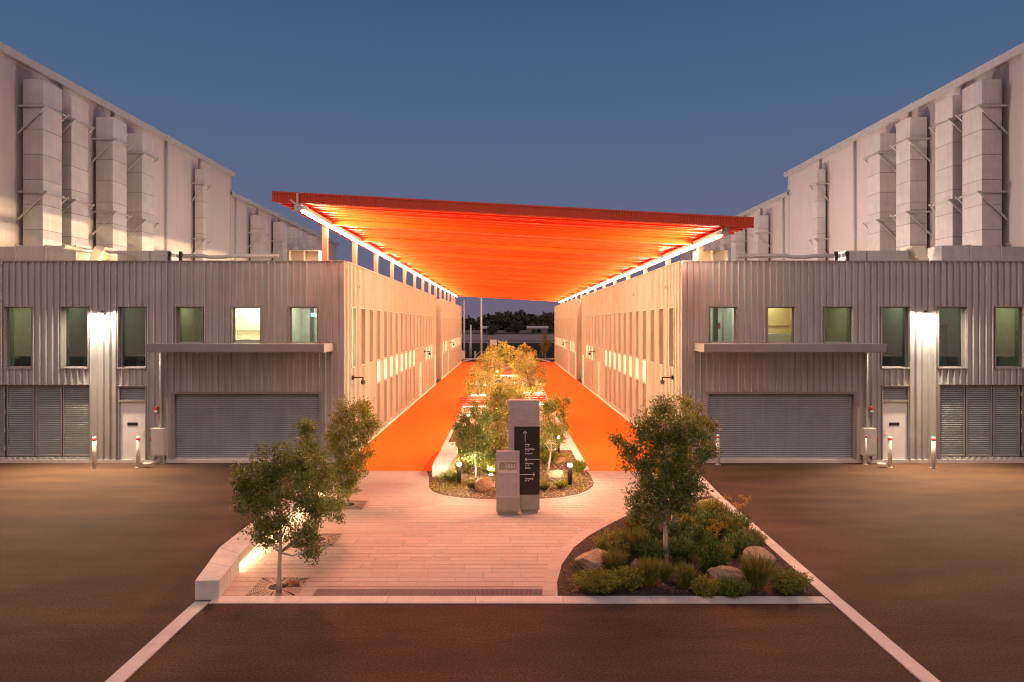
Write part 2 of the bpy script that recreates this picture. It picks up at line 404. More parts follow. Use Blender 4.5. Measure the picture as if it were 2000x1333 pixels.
def chips(name, poly, n, m, par, lmin=.02, lmax=.07, z=.022, seed=1, bounds=None, clear=()):
    rs = np.random.RandomState(seed); xs = [p[0] for p in poly]; ys = [p[1] for p in poly]; b = MB(); k = 0
    while k < n:
        x, y = rs.uniform(min(xs), max(xs)), rs.uniform(min(ys), max(ys))
        if not inpoly(x, y, poly): continue
        k += 1; an = rs.uniform(0, 6.28); l = rs.uniform(lmin, lmax) / 2; w = l * rs.uniform(.2, .5)
        dx, dy = math.cos(an) * l, math.sin(an) * l; ex, ey = -math.sin(an) * w, math.cos(an) * w; t = rs.uniform(-.5, .5) * l; zz = z + rs.uniform(.002, .022) + abs(t)
        b.quad((x - dx - ex, y - dy - ey, zz - t), (x + dx - ex, y + dy - ey, zz + t), (x + dx + ex, y + dy + ey, zz + t + w * .4), (x - dx + ex, y - dy + ey, zz - t + w * .4))
    return b.build(name, m, par, kind='stuff')
inb = [(sum(p[0] for p in BED) / len(BED) + (x - sum(p[0] for p in BED) / len(BED)) * .985, 16.8 + (y - 16.8) * .985) for x, y in BED]
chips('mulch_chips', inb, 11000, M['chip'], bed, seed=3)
ISLF = [p for p in ISL] + []
isl_in = [(x * .985, 23 + (y - 23) * .985) for x, y in ISL]
chips('mulch_chips', isl_in, 9000, M['litter'], isl, .02, .06, seed=4)
chips('mulch_chips', [(-2.6, 24.7), (2.74, 24.7), (2.74, 36), (-2.6, 36)], 8000, M['litter'], isl, .03, .08, seed=5)

# tree grates
def grate(i, gx, gy, label):
    t = thing('tree_grate', label, 'tree grate', (gx, gy, 0), 'iron tree grates in the paving')
    h = .52; b = MB(); b.box(gx - h, gx + h, gy - h + .02, gy + h - .02, .0035, .0045); b.build('tree_pit', M['dark'], t)
    b = MB(); w = .022
    for x0, x1, y0, y1 in ((-h, h, -h + .02, -h + .02 + w), (-h, h, h - .02 - w, h - .02), (-h, -h + w, -h + .02 + w, h - .02 - w), (h - w, h, -h + .02 + w, h - .02 - w)):
        b.box(gx + x0, gx + x1, gy + y0, gy + y1, .004, .018)
    b.build('grate_frame', M['grate'], t)
    b = MB(); rr = .19; k = 0
    while rr < .70:
        n = 72
        for q in range(n):
            if q % 9 == 0 and rr > .2: continue
            a0, a1 = 2 * math.pi * q / n, 2 * math.pi * (q + 1) / n
            P = [(r * math.cos(an), r * math.sin(an)) for r in (rr, rr + (.030 if rr < .2 else .017)) for an in (a0, a1)]
            if max(abs(px) for px, py in P) > h - .015 or max(abs(py) for px, py in P) > h - .035: continue
            z = .0145
            b.quad((gx + P[0][0], gy + P[0][1], z), (gx + P[2][0], gy + P[2][1], z), (gx + P[3][0], gy + P[3][1], z), (gx + P[1][0], gy + P[1][1], z))
        rr += .037
    b.build('ring_bars', M['grate'], t, kind='stuff')
    b = MB()
    for q in range(24):
        an = 2 * math.pi * (q + .35) / 24; c, s = math.cos(an), math.sin(an); rm = min((h - .02) / max(abs(c), 1e-6), (h - .04) / max(abs(s), 1e-6))
        r0 = .20 if q % 3 else .17
        b.beam((gx + c * r0, gy + s * r0, .0135), (gx + c * rm, gy + s * rm, .0135), .016, .006)
    b.build('radial_bars', M['grate'], t, kind='stuff')
for i, ((gx, gy), lb) in enumerate(zip(GRATES, ('square iron tree grate nearest the front kerb, brown leaves beside its hole',
        'square iron grate under the middle tree beside the concrete bench wall', 'square iron grate under the tree nearest the left building'))): grate(i, gx, gy, lb)
dl = chips('leaf_litter', [(-4.62, 13.98), (-4.25, 14.0), (-4.3, 14.2), (-4.5, 14.25)], 90, M['leafo'], None, .04, .09, .02, 9)
setp(dl, 'small pile of fallen brown leaves on the front tree grate')

# drain strip
dr = thing('drain_strip', 'long dark grated drain set in the pale paving behind the front kerb', 'drain', (-1.4, 13.65, 0))
b = MB(); b.box(-3.84, .97, 13.515, 13.87, .003, .006); b.build('drain_channel', M['dark'], dr)
b = MB(); b.box(0, .475, 0, .012, 0, .007); b.box(0, .475, .338, .35, 0, .007)
for k in range(19): b.box(k * .025, k * .025 + .016, .012, .338, 0, .006)
for k in range(4): b.box(0, .475, .07 * k + .06, .07 * k + .072, .0062, .0085)
dm = b.mesh('drain_grate', M['drain'])
for k in range(10): put('drain_grate', dm, (-3.835 + k * .481, 13.517, .0085), dr)

# ------------------------------------------------------------------ the two front buildings
ZT, ZB, YF = 7.86, .12, 26.56
pc = {}
def panel_mesh(w, h, rib, m):
    k = (round(w, 3), round(h, 3), rib, m.name)
    if k not in pc:
        b = MB(); b.box(.002, w - .002, 0, .03, 0, h)
        if rib:
            b.add([(-.042, 0, 0), (-.010, -.085, 0), (.010, -.085, 0), (.042, 0, 0), (-.042, 0, h), (-.010, -.085, h), (.010, -.085, h), (.042, 0, h)], [(0, 1, 5, 4), (1, 2, 6, 5), (2, 3, 7, 6), (0, 3, 2, 1), (4, 5, 6, 7)])
        pc[k] = b.mesh('cladding_panel', m)
    return pc[k]
def cells(x0, x1, z0, z1, pitch, openings, anchor):
    """rectangles of wall left round the openings: (xa, xb, za, zb, starts on a seam)"""
    seams = []; k = math.floor((x0 - anchor) / pitch) - 1
    while anchor + k * pitch < x1 - .01:
        if anchor + k * pitch > x0 - 1e-4: seams.append(anchor + k * pitch)
        k += 1
    if not seams or seams[0] > x0 + .01: seams = [x0] + seams
    seams.append(x1); res = []
    for s0, s1 in zip(seams, seams[1:]):
        xs = sorted({s0, s1} | {v for o in openings for v in o[:2] if s0 + .012 < v < s1 - .012})
        for a, b in zip(xs, xs[1:]):
            iv = [(z0, z1)]
            for o in openings:
                if o[0] < (a + b) / 2 < o[1]:
                    n = []
                    for p, q in iv:
                        if o[2] > p: n.append((p, min(q, o[2])))
                        if o[3] < q: n.append((max(p, o[3]), q))
                        if (o[2] >= q or o[3] <= p) and (p, q) not in n: n.append((p, q))
                    iv = [t for t in dict.fromkeys(n) if t[1] - t[0] > .01]
            for p, q in iv: res.append((a, b, p, q, abs(a - s0) < 1e-6))
    return res

def box_room(x0, x1, z0, z1, depth, wallm, floorm, par):
    b = MB(); y0, y1 = YF + .26, YF + .26 + depth
    b.quad((x0, y1, z0), (x1, y1, z0), (x1, y1, z1), (x0, y1, z1), 0)
    b.quad((x0, y0, z0), (x0, y1, z0), (x0, y1, z1), (x0, y0, z1), 0); b.quad((x1, y1, z0), (x1, y0, z0), (x1, y0, z1), (x1, y1, z1), 0)
    b.quad((x0, y0, z1), (x0, y1, z1), (x1, y1, z1), (x1, y0, z1), 2); b.quad((x0, y0, z0), (x1, y0, z0), (x1, y1, z0), (x0, y1, z0), 1)
    return b.build('room', [wallm, floorm, M['rm_white']], par)
M['rm_white'] = mat('ceiling white', (.55, .55, .50), .8)
M['rm_olive'] = mat('olive interior wall', (.20, .20, .10), .8, var=.15)
M['rm_teal'] = mat('deep teal interior wall', (.10, .135, .11), .8, var=.15)
M['rm_cream'] = mat('cream interior wall', (.80, .70, .52), .8, var=.04)
M['rm_gold'] = mat('ochre interior wall', (.42, .30, .12), .8, var=.1)
M['rm_floor'] = mat('interior floor', (.05, .08, .075), .4)
M['rm_brown'] = mat('brown curved screen', (.06, .022, .01), .7)
M['rm_glass'] = mat('pale teal partition', (.25, .36, .38), .3)

def room_lamp(x, y, z, e, col):
    l = bpy.data.lights.new('room_lamp', 'AREA'); l.energy = e; l.color = col; l.shape = 'RECTANGLE'; l.size = .6; l.size_y = .3
    o = bpy.data.objects.new('room_lamp', l); COL.objects.link(o); o.location = (x, y, z)

def window(par, x0, x1, z0, z1, lab=None):
    d = .19; f = .045
    b = MB()                                            # proud surround
    for a in ((x0 - .03, x0, z0 - .03, z1 + .03), (x1, x1 + .03, z0 - .03, z1 + .03), (x0, x1, z1, z1 + .03), (x0, x1, z0 - .035, z0)):
        b.box(a[0], a[1], YF - .075, YF + d + .05, a[2], a[3])
    w = b.build('window', M['trim'], par)
    if lab: w['label'] = lab
    b = MB()
    for a in ((x0, x0 + f, z0, z1), (x1 - f, x1, z0, z1), (x0 + f, x1 - f, z1 - f, z1), (x0 + f, x1 - f, z0, z0 + f)):
        b.box(a[0] + .001, a[1] - .001, YF + d - .04, YF + d + .03, a[2] + .001, a[3] - .001)
    b.build('frame', M['frame'], w)
    b = MB(); b.box(x0 + f, x1 - f, YF + d - .004, YF + d + .004, z0 + f, z1 - f); b.build('pane', M['glass'], w)
    b = MB(); b.add([(x0 - .02, YF - .10, z0 - .012), (x1 + .02, YF - .10, z0 - .012), (x1 + .02, YF + d - .041, z0 + .012), (x0 - .02, YF + d - .041, z0 + .012),
                     (x0 - .02, YF - .10, z0 - .03), (x1 + .02, YF - .10, z0 - .03)], [(0, 1, 2, 3), (4, 5, 1, 0)]); b.build('sill', M['lite'], w)
    return w

slat_pts = [(0, 0), (-.022, .018), (-.030, .040), (-.022, .062), (0, .080)]
def roller(par, x0, x1, z0, z1, lab):
    b = MB(); b.box(x0 + .10, x1 - .10, YF + .255, YF + .27, z0, z1)
    for a in ((x0, x0 + .10), (x1 - .10, x1)): b.box(a[0] + .002, a[1] - .002, YF + .02, YF + .26, z0, z1 - .10)
    b.box(x0 + .002, x1 - .002, YF + .02, YF + .26, z1 - .098, z1 - .002)
    rd = b.build('roller_door', M['trim'], par); rd['label'] = lab
    w = x1 - x0 - .22; s = MB(); n = len(slat_pts)
    vs = [(xx, y, z) for xx in (0, w) for y, z in slat_pts]
    s.add(vs, [(k, n + k, n + k + 1, k + 1) for k in range(n - 1)]); sm = s.mesh('door_slat', M['roller'], smooth=False)
    k = 0
    while z0 + k * .082 + .1 < z1 - .08:
        put('door_slat', sm, (x0 + .11, YF + .215 + rnd.uniform(-.0015, .0015), z0 + .055 + k * .082), rd); k += 1
    b = MB(); b.box(x0 + .11, x1 - .11, YF + .17, YF + .23, z0 + .002, z0 + .054); b.build('bottom_rail', M['lite'], rd)

def louvre(par, x0, x1, z0, z1, ts, lab):
    b = MB(); b.box(x0 + .05, x1 - .05, YF + .17, YF + .175, z0 + .05, z1 - .05)
    for a in ((x0, x0 + .05, z0, z1), (x1 - .05, x1, z0, z1), (x0 + .05, x1 - .05, z0, z0 + .05), (x0 + .05, x1 - .05, z1 - .05, z1)):
        b.box(a[0] + .001, a[1] - .001, YF + .03, YF + .10, a[2] + .001, a[3] - .001, 1)
    lp = b.build('louvre_panel', [M['dark'], M['trim']], par)
    s = MB(); w = x1 - x0 - .1
    s.add([(0, -.055, 0), (w, -.055, 0), (w, .03, .052), (0, .03, .052), (0, -.055, -.008), (w, -.055, -.008), (w, .03, .044), (0, .03, .044)],
          [(0, 1, 2, 3), (7, 6, 5, 4), (0, 4, 5, 1), (3, 2, 6, 7)])
    sm = s.mesh('louvre_blade', M['louvre']); k = 0
    while z0 + .07 + k * ts < z1 - .09:
        put('louvre_blade', sm, (x0 + .05, YF + .105, z0 + .07 + k * ts), lp); k += 1

def office(sd, label):
    cx = -6.285 if sd < 0 else 6.82
    xo = -23.1 if sd < 0 else 23.6
    bld = thing('workshop_building', label, 'building', ((cx + xo) / 2, YF, 0))
    xe = -21.2 if sd < 0 else 21.7                      # how far the single panels go
    if sd < 0:
        tall = [(11, 63), (121, 173), (232, 286)]; short = [(345, 397), (454, 509), (565, 620)]
        dor = (232, 287); lou = (-96, 178); rol = (334, 628); lps = [(-96, -46), (-44, 8), (12, 66), (68, 120), (122, 175)]
    else:
        tall = [(1721, 1775), (1832, 1886), (1943, 1998)]; short = [(1387, 1439), (1499, 1552), (1610, 1665)]
        dor = (1721, 1775); lou = (1833, 2102); rol = (1380, 1674); lps = [(1836, 1886), (1888, 1939), (1941, 1993), (1997, 2048), (2050, 2100)]
    X = lambda t: (XF(t[0]), XF(t[1]))
    ops = [(*X(t), 3.70, 6.06) for t in tall] + [(*X(t), 4.66, 6.06) for t in short]
    ops += [(*X(dor), ZB, 2.98), (*X(lou), .22, 3.03), (*X(rol), ZB, 2.76)]
    xa, xb = (xe, cx) if sd < 0 else (cx, xe)
    n = 0
    for x0, x1, z0, z1, rib in cells(xa, xb, ZB, ZT - .04, .2465, ops, cx):
        rib = rib and not (abs(x0 - cx) < .02)
        o = put('cladding_panel', panel_mesh(x1 - x0, z1 - z0, rib, M['clad']), (x0, YF + rnd.uniform(-.0015, .0015), z0), bld,
                rot=(0, 0, R(rnd.uniform(-.25, .25))))
        n += 1
    b = MB(); xs = sorted((cx - sd * .004, cx + sd * .022)); b.box(xs[0], xs[1], YF - .10, YF - .002, ZB, ZT - .045); b.build('corner_trim', M['clad'], bld)
    b = MB()                                            # rest of the front beyond the frame, roof, back
    x0, x1 = (xo, xe) if sd < 0 else (xe, xo)
    b.box(x0, x1, YF, YF + .05, 0, ZT - .04)
    b.build('end_wall', M['clad'], bld)
    b = MB(); x0, x1 = min(cx, xo), max(cx, xo)
    b.box(x0 + .3, x1 - .3, YF + .3, 61.0, 7.45, 7.55); b.box(x0 + .3, x1 - .3, 66.3, 96.0, 7.45, 7.55)
    b.build('roof', M['lite'], bld)
    b = MB(); b.box(x0, x1, YF - .07, YF + .12, ZT - .04, ZT)
    s = cx; b.box(min(s, s + sd * .2) - (.06 if sd < 0 else .0) + (0 if sd < 0 else -.06), max(s, s + sd * .2) + (.06 if sd < 0 else 0), YF + .12, 61.1, ZT - .04, ZT)
    b.box(min(s, s + sd * .2), max(s, s + sd * .2), 66.2, 96.0, ZT - .04, ZT)
    b.build('parapet_cap', M['trim'], bld)
    # plinth, notched for nothing: the doors stand on it
    b = MB(); b.box(x0, x1 + (.0), YF - .05, YF + .5, 0, ZB - .002)
    s0 = cx - sd * .0
    b.box(min(cx - sd * .05, cx + sd * .3), max(cx - sd * .05, cx + sd * .3), YF + .5, 61.1, 0, ZB - .002)
    b.box(min(cx - sd * .05, cx + sd * .3), max(cx - sd * .05, cx + sd * .3), 66.2, 96.0, 0, ZB - .002)
    b.box(min(cx + sd * .44, cx + sd * .8), max(cx + sd * .44, cx + sd * .8), 61.1, 66.2, 0, ZB - .002)
    b.build('plinth', M['kerb'], bld)
    # windows and the rooms behind them
    dat = {('t', 0): (M['rm_olive'], 9, 'desk'), ('t', 1): (M['rm_teal'], 5, 'part'), ('t', 2): (M['rm_teal'], 6, 'desk'),
           ('s', 0): (M['rm_olive'], 7, 'screen'), ('s', 1): (M['cream'], 62, ''), ('s', 2): (M['rm_white'], 26, 'exit')} if sd < 0 else \
          {('t', 0): (M['rm_teal'], 7, 'desk'), ('t', 1): (M['rm_teal'], 6, 'part'), ('t', 2): (M['rm_olive'], 9, 'desk'),
           ('s', 0): (M['rm_white'], 16, 'exit'), ('s', 1): (M['rm_gold'], 40, 'bench'), ('s', 2): (M['rm_olive'], 7, 'screen')}
    for tp, lst, zz in (('t', tall, (3.70, 6.06)), ('s', short, (4.66, 6.06))):
        for i, t in enumerate(lst):
            wx0, wx1 = X(t); wm, e, kind = dat[(tp, i)]
            window(bld, wx0, wx1, zz[0], zz[1])
            c = (wx0 + wx1) / 2; dp = 1.3 if e > 30 else 2.7
            e *= (2.6 if e < 12 else 1.6 if e < 30 else .8); rm = box_room(c - .98, c + .98, zz[0] - .35 if tp == 't' else zz[0] - .25, 6.6, dp, wm, M['rm_floor'], bld)
            room_lamp(c + rnd.uniform(-.3, .3), YF + .26 + dp * .5, 6.55, e, (1, .93, .72) if e < 30 else (1, .86, .66))
            z0 = zz[0] - .35
            if kind == 'desk':
                b = MB(); b.box(c - .9, c + .6, YF + 1.2, YF + 1.9, z0 + .72, z0 + .76)
                for q in (-.85, .55): b.box(c + q - .02, c + q + .02, YF + 1.25, YF + 1.85, z0, z0 + .72)
                b.build('desk', M['rm_glass'], rm)
                b = MB(); b.box(c + .1, c + .5, YF + 1.4, YF + 1.43, z0 + .85, z0 + 1.12); b.box(c + .27, c + .33, YF + 1.43, YF + 1.46, z0 + .76, z0 + .9)
                b.build('monitor', M['black'], rm)
                b = MB(); b.box(c - .55, c - .1, YF + 2.0, YF + 2.06, z0 + .75, z0 + 1.25); b.box(c - .55, c - .1, YF + 1.6, YF + 2.0, z0 + .42, z0 + .5); b.box(c - .35, c - .3, YF + 1.8, YF + 1.84, z0, z0 + .42)
                b.build('office_chair', M['black'], rm)
                b = MB(); b.box(c + (-.1 if sd > 0 else .05), c + .8, YF + 2.93, YF + 2.945, z0 + .95, z0 + 2.55); b.build('lit_wall_board', M['cream'] if i in (0, 2) and tp == 't' and e == 9 else M['rm_olive'], rm)
            if kind == 'part':
                b = MB()
                q = c + .05 if sd > 0 else c - .3
                b.box(q, q + .42, YF + 1.0, YF + 1.03, z0 + .35, z0 + 2.0); b.box(q - .02, q, YF + .99, YF + 1.05, z0, z0 + 2.0)
                b.build('glazed_partition', M['rm_glass'], rm)
                b = MB(); b.box(c - .8, c + .8, YF + 1.9, YF + 2.4, z0 + .7, z0 + .75); b.box(c + .1, c + .45, YF + 2.0, YF + 2.03, z0 + .8, z0 + 1.1); b.build('desk', M['rm_floor'], rm)
            if kind == 'screen':
                b = MB(); pts = []
                for k in range(9):
                    an = R(90 * k / 8); pts.append((c - .1 + sd * .0 + (math.sin(an) * .55 if sd < 0 else -math.sin(an) * .55), an))
                x_e = c + (.98 if sd < 0 else -.98); xm = c - (.05 if sd < 0 else -.05); sgn = 1 if sd < 0 else -1
                prof = [(xm, 4.3), (xm, 5.1), (xm + sgn * .06, 5.5), (xm + sgn * .2, 5.8), (xm + sgn * .5, 6.0), (x_e, 6.05), (x_e, 4.3)]
                n_ = len(prof)
                b.add([(x, YF + 1.1, z) for x, z in prof] + [(x, YF + 1.15, z) for x, z in prof], [tuple(range(n_)), tuple(range(2 * n_ - 1, n_ - 1, -1))] + [(k, (k + 1) % n_, n_ + (k + 1) % n_, n_ + k) for k in range(n_)])
                b.build('curved_screen', M['rm_brown'], rm)
            if kind == 'bench':
                b = MB(); b.box(c - .97, c + .97, YF + 1.0, YF + 1.5, 4.5, 5.02); b.build('counter', M['cream'], rm)
                b = MB(); b.box(c - .97, c + .97, YF + 1.45, YF + 1.5, 5.42, 5.45); b.build('shelf', M['rm_gold'], rm)
            if kind == '':
                b = MB(); b.box(c - .97, c + .97, YF + 1.46, YF + 1.5, 5.15, 5.36); b.build('wall_rail', M['cream'], rm)
                b = MB(); b.box(c - .97, c + .97, YF + .7, YF + 1.5, 4.4, 4.78); b.build('counter', M['cream'], rm)
            if kind == 'exit':
                b = MB(); q = c - .1 if sd < 0 else c + .05
                b.box(q - .02, q + .14, YF + 1.3, YF + 1.5, 4.4, 6.2)
                b.build('column', M['rm_floor'] if sd > 0 else M['louvre'], rm)
                b = MB(); b.box(c + .25, c + .32, YF + 1.9, YF + 1.95, 4.4, 6.2); b.box(c + .55, c + .62, YF + 1.9, YF + 1.95, 4.4, 6.2); b.build('door_frame', M['trim'], rm)
                b = MB(); b.box(c + (.16 if sd < 0 else -.3), c + (.3 if sd < 0 else -.14), YF + 2.4, YF + 2.45, 4.95, 5.1); b.build('wall_panel', M['black'], rm)
                if sd > 0:
                    b = MB(); b.box(c + .28, c + .38, YF + 1.6, YF + 1.64, 5.2, 5.45); b.build('red_wall_box', M['red'], rm)
                ex = c + (.14 if sd < 0 else -.33)
                e_ = thing('exit_sign', 'small glowing green exit sign hanging inside an upper window of the %s building' % ('left' if sd < 0 else 'right'), 'exit sign', (ex, YF + .9, 5.75), 'green exit signs')
                b = MB(); b.box(ex - .11, ex + .11, YF + .9, YF + .92, 5.70, 5.84); b.build('sign_face', M['exitm'], e_)
                b = MB(); b.box(ex - .03, ex + .03, YF + .894, YF + .8995, 5.72, 5.81); b.beam((ex + .04, YF + .896, 5.765), (ex + .09, YF + .896, 5.765), .02, .02); b.build('sign_figure', M['exitw'], e_)
                b = MB(); b.box(ex - .01, ex + .01, YF + .905, YF + .915, 5.84, 6.55); b.build('hanger', M['trim'], e_)
    # roller door, awning
    rx0, rx1 = X(rol); roller(bld, rx0, rx1, ZB, 2.76, 'wide grey corrugated roller door under the awning')
    if sd < 0: ax0, ax1 = -13.28, -6.70
    else: ax0, ax1 = 7.29, 14.02
    b = MB(); b.box(ax0, ax1, YF - 1.42, YF - .062, 4.36, 4.66); aw = b.build('awning', M['trim'], bld, bevel=.006)
    b = MB(); b.box(ax0 + .06, ax1 - .06, YF - 1.36, YF - .07, 4.34, 4.358); b.build('soffit', M['lite'], aw)
    # corner columns beside the roller door recess
    # louvres
    for t in lps:
        lx0, lx1 = X(t); louvre(bld, lx0, lx1, .24, 3.0, .083, None)
    lx0, lx1 = X(lou); b = MB()
    b.box(lx0, lx1, YF + .176, YF + .2, .22, 3.03); 
    b.box(lx0 - .03, lx1 + .03, YF - .07, YF + .17, 3.03, 3.06); b.box(lx0 - .03, lx0, YF - .07, YF + .17, .22, 3.03); b.box(lx1, lx1 + .03, YF - .07, YF + .17, .22, 3.03)
    b.build('louvre_surround', M['trim'], bld)
    b = MB()
    hx = XF(9) if sd < 0 else XF(1995.5)
    for hz in (.5, 1.2, 1.9, 2.6): b.tube((hx, YF + .01, hz), (hx, YF + .01, hz + .12), .02, n=8)
    b.build('hinge', M['lite'], bld)
    # personnel door
    dx0, dx1 = X(dor); b = MB()
    for a_ in ((dx0, dx0 + .05, ZB, 2.98), (dx1 - .05, dx1, ZB, 2.98), (dx0 + .05, dx1 - .05, 2.93, 2.98), (dx0 + .05, dx1 - .05, 2.36, 2.43)):
        b.box(a_[0] + .001, a_[1] - .001, YF - .05, YF + .14, a_[2], a_[3])
    b.box(dx0 + .05, dx1 - .05, YF + .13, YF + .135, 2.43, 2.93)
    b.box(dx0 - .03, dx1 + .03, YF - .075, YF + .02, 2.98, 3.01)
    dfr = b.build('door_frame', M['trim'], bld)
    s = MB(); w = dx1 - dx0 - .1
    s.add([(0, -.04, 0), (w, -.04, 0), (w, .03, .06), (0, .03, .06), (0, -.04, -.008), (w, -.04, -.008)], [(0, 1, 2, 3), (4, 5, 1, 0)])
    sm = s.mesh('vent_blade', M['louvre'])
    for k in range(6): put('vent_blade', sm, (dx0 + .05, YF + .09, 2.45 + k * .078), dfr)
    b = MB(); b.box(dx0 + .052, dx1 - .052, YF + .02, YF + .06, ZB + .005, 2.358); dl_ = b.build('door', M['door'], bld)
    sx = (dx0 + dx1) / 2 - .02
    b = MB(); b.box(sx - .2, sx + .2, YF + .011, YF + .0195, 1.44, 1.56); b.build('sign_plate', M['black'], dl_)
    b = MB(); hx = dx1 - .14 if sd < 0 else dx0 + .14
    b.box(hx - .03, hx + .03, YF + .008, YF + .0195, 1.02, 1.24); b.tube((hx, YF + .015, 1.12), (hx, YF - .04, 1.12), .012); b.tube((hx, YF - .04, 1.12), (hx - .13 * (1 if sd < 0 else -1), YF - .04, 1.12), .011)
    b.build('handle', M['galv'], dl_)
    for z_, txt in ((1.515, 'PLANT ROOM'), (1.462, 'AUTHORISED ONLY')): pass
    # corridor side -------------------------------------------------
    cops = []; wins = []
    def slot(y0, y1, z0, z1, kind): cops.append((y0, y1, z0, z1)); wins.append((y0, y1, z0, z1, kind))
    for i in range(17):
        y0 = 27.63 + 1.832 * i; y1 = y0 + .84
        if i < 3: slot(y0, y1, 3.6, 6.08, 'blind' if (i == 0 and sd < 0) else 'slot')
        else:
            slot(y0, y1, 3.64, 6.08, 'slot')
            if i in (11, 12, 13): continue
            slot(y0, y1, 2.56, 3.60, 'cream'); slot(y0, y1, .25, 2.52, 'slot')
    slot(49.2, 51.3, ZB, 2.6, 'door'); slot(59.7, 60.5, ZB, 2.7, 'cream')
    for i in range(15):
        y0 = 67.9 + 1.832 * i; y1 = y0 + .84
        slot(y0, y1, 3.64, 6.08, 'slot')
        if i in (3, 4): continue
        slot(y0, y1, 2.56, 3.60, 'cream'); slot(y0, y1, .25, 2.52, 'slot')
    slot(73.6, 75.4, ZB, 2.6, 'door'); slot(66.6, 67.2, ZB, 2.7, 'cream')
    sg = -sd                                            # outward normal of this wall along x
    def wallmesh(y0, y1, xw, name):
        b = MB()
        for a0, a1, z0, z1, rib in cells(y0, y1, ZB, ZT - .04, .2465, cops, YF):
            xs = sorted((xw, xw - sg * .03)); b.box(xs[0], xs[1], a0 + .002, a1 - .002, z0, z1)
            if rib:
                xs = sorted((xw, xw + sg * .032)); b.box(xs[0], xs[1], a0 - .011, a0 + .011, z0, z1)
        return b.build(name, M['cladside'], bld, kind='stuff')
    wallmesh(YF + .035, 61.1, cx, 'passage_cladding'); wallmesh(66.2, 96.0, cx, 'passage_cladding')
    b = MB(); xs = sorted((cx + sd * .0, cx + sd * .5))
    b.box(xs[0] + .031 * (sd > 0), xs[1] - .031 * (sd < 0), 66.16, 66.195, 0.12, ZT - .05)
    b.box(xs[0] + .031 * (sd > 0), xs[1] - .031 * (sd < 0), 61.105, 61.14, 0.12, ZT - .05)
    xs = sorted((cx + sd * .5, cx + sd * .54)); b.box(xs[0], xs[1], 61.14, 66.16, .12, ZT - .05)
    for k in range(8): b.box(*sorted((cx + sd * (.05 + k * .055), cx + sd * (.07 + k * .055))), 66.12, 66.158, .12, ZT - .05)
    b.build('recess_wall', M['cladside'], bld)
    b = MB(); xs = sorted((cx, xo)); b.box(xs[0], xs[1], 96.0, 96.05, 0, ZT); b.build('rear_wall', M['clad'], bld)
    # unlit inner skin so no light crosses the hollow behind the walls
    b = MB(); xs = sorted((cx + sd * .26, cx + sd * .28)); b.box(xs[0], xs[1], YF + .3, 61.0, 0, 7.44); b.box(xs[0], xs[1], 66.3, 95.9, 0, 7.44); b.build('inner_lining', M['dark'], bld)
    for y0, y1, z0, z1, kind in wins:
        dpt = .13; b = MB(); t = .028
        for a0, a1, c0, c1 in ((y0, y0 + t, z0, z1), (y1 - t, y1, z0, z1), (y0 + t, y1 - t, z1 - t, z1), (y0 + t, y1 - t, z0, z0 + t)):
            xs = sorted((cx + sg * .036, cx - sg * (dpt + .02))); b.box(xs[0], xs[1], a0 + .001, a1 - .001, c0 + .001, c1 - .001)
        if kind == 'door':
            d_ = b.build('passage_door', M['cladside'], bld)
            xs = sorted((cx - sg * .06, cx - sg * .09)); ym = (y0 + y1) / 2
            for a0, a1 in ((y0 + t, ym - .005), (ym + .005, y1 - t)):
                q = MB(); q.box(xs[0], xs[1], a0, a1, z0 + .01, z1 - t); q.build('door_leaf', M['cladside'], d_)
            q = MB(); xs = sorted((cx - sg * .06, cx - sg * .0)); q.box(xs[0], xs[1], ym - .06, ym - .03, 1.0, 1.5); q.build('pull_handle', M['galv'], d_)
            continue
        w = b.build('slot_window' if kind != 'cream' else 'cream_panel_frame', M['cladside'], bld)
        xs = sorted((cx + sg * (.026 if kind == 'cream' else -dpt * .7), cx - sg * (dpt + .02)))
        q = MB(); q.box(xs[0], xs[1], y0 + t, y1 - t, z0 + t, z1 - t)
        q.build('cream_panel' if kind == 'cream' else 'pane', M[kind], w)
    # small square vents high on the passage wall
    for yv in (28.9, 36.3, 42.0, 48.5):
        b = MB(); xs = sorted((cx + sg * .06, cx - sg * .02))
        b.box(xs[0], xs[1], yv - .12, yv + .12, 6.86, 7.06); v = b.build('wall_vent', M['lite'], bld)
        q = MB(); xs = sorted((cx + sg * .061, cx + sg * .064)); q.box(xs[0], xs[1], yv - .08, yv + .08, 6.89, 7.03); q.build('vent_opening', M['gap'], v)
    return bld
office(-1, 'two storey grey ribbed metal building left of the orange walkway')
office(1, 'two storey grey ribbed metal building right of the orange walkway')

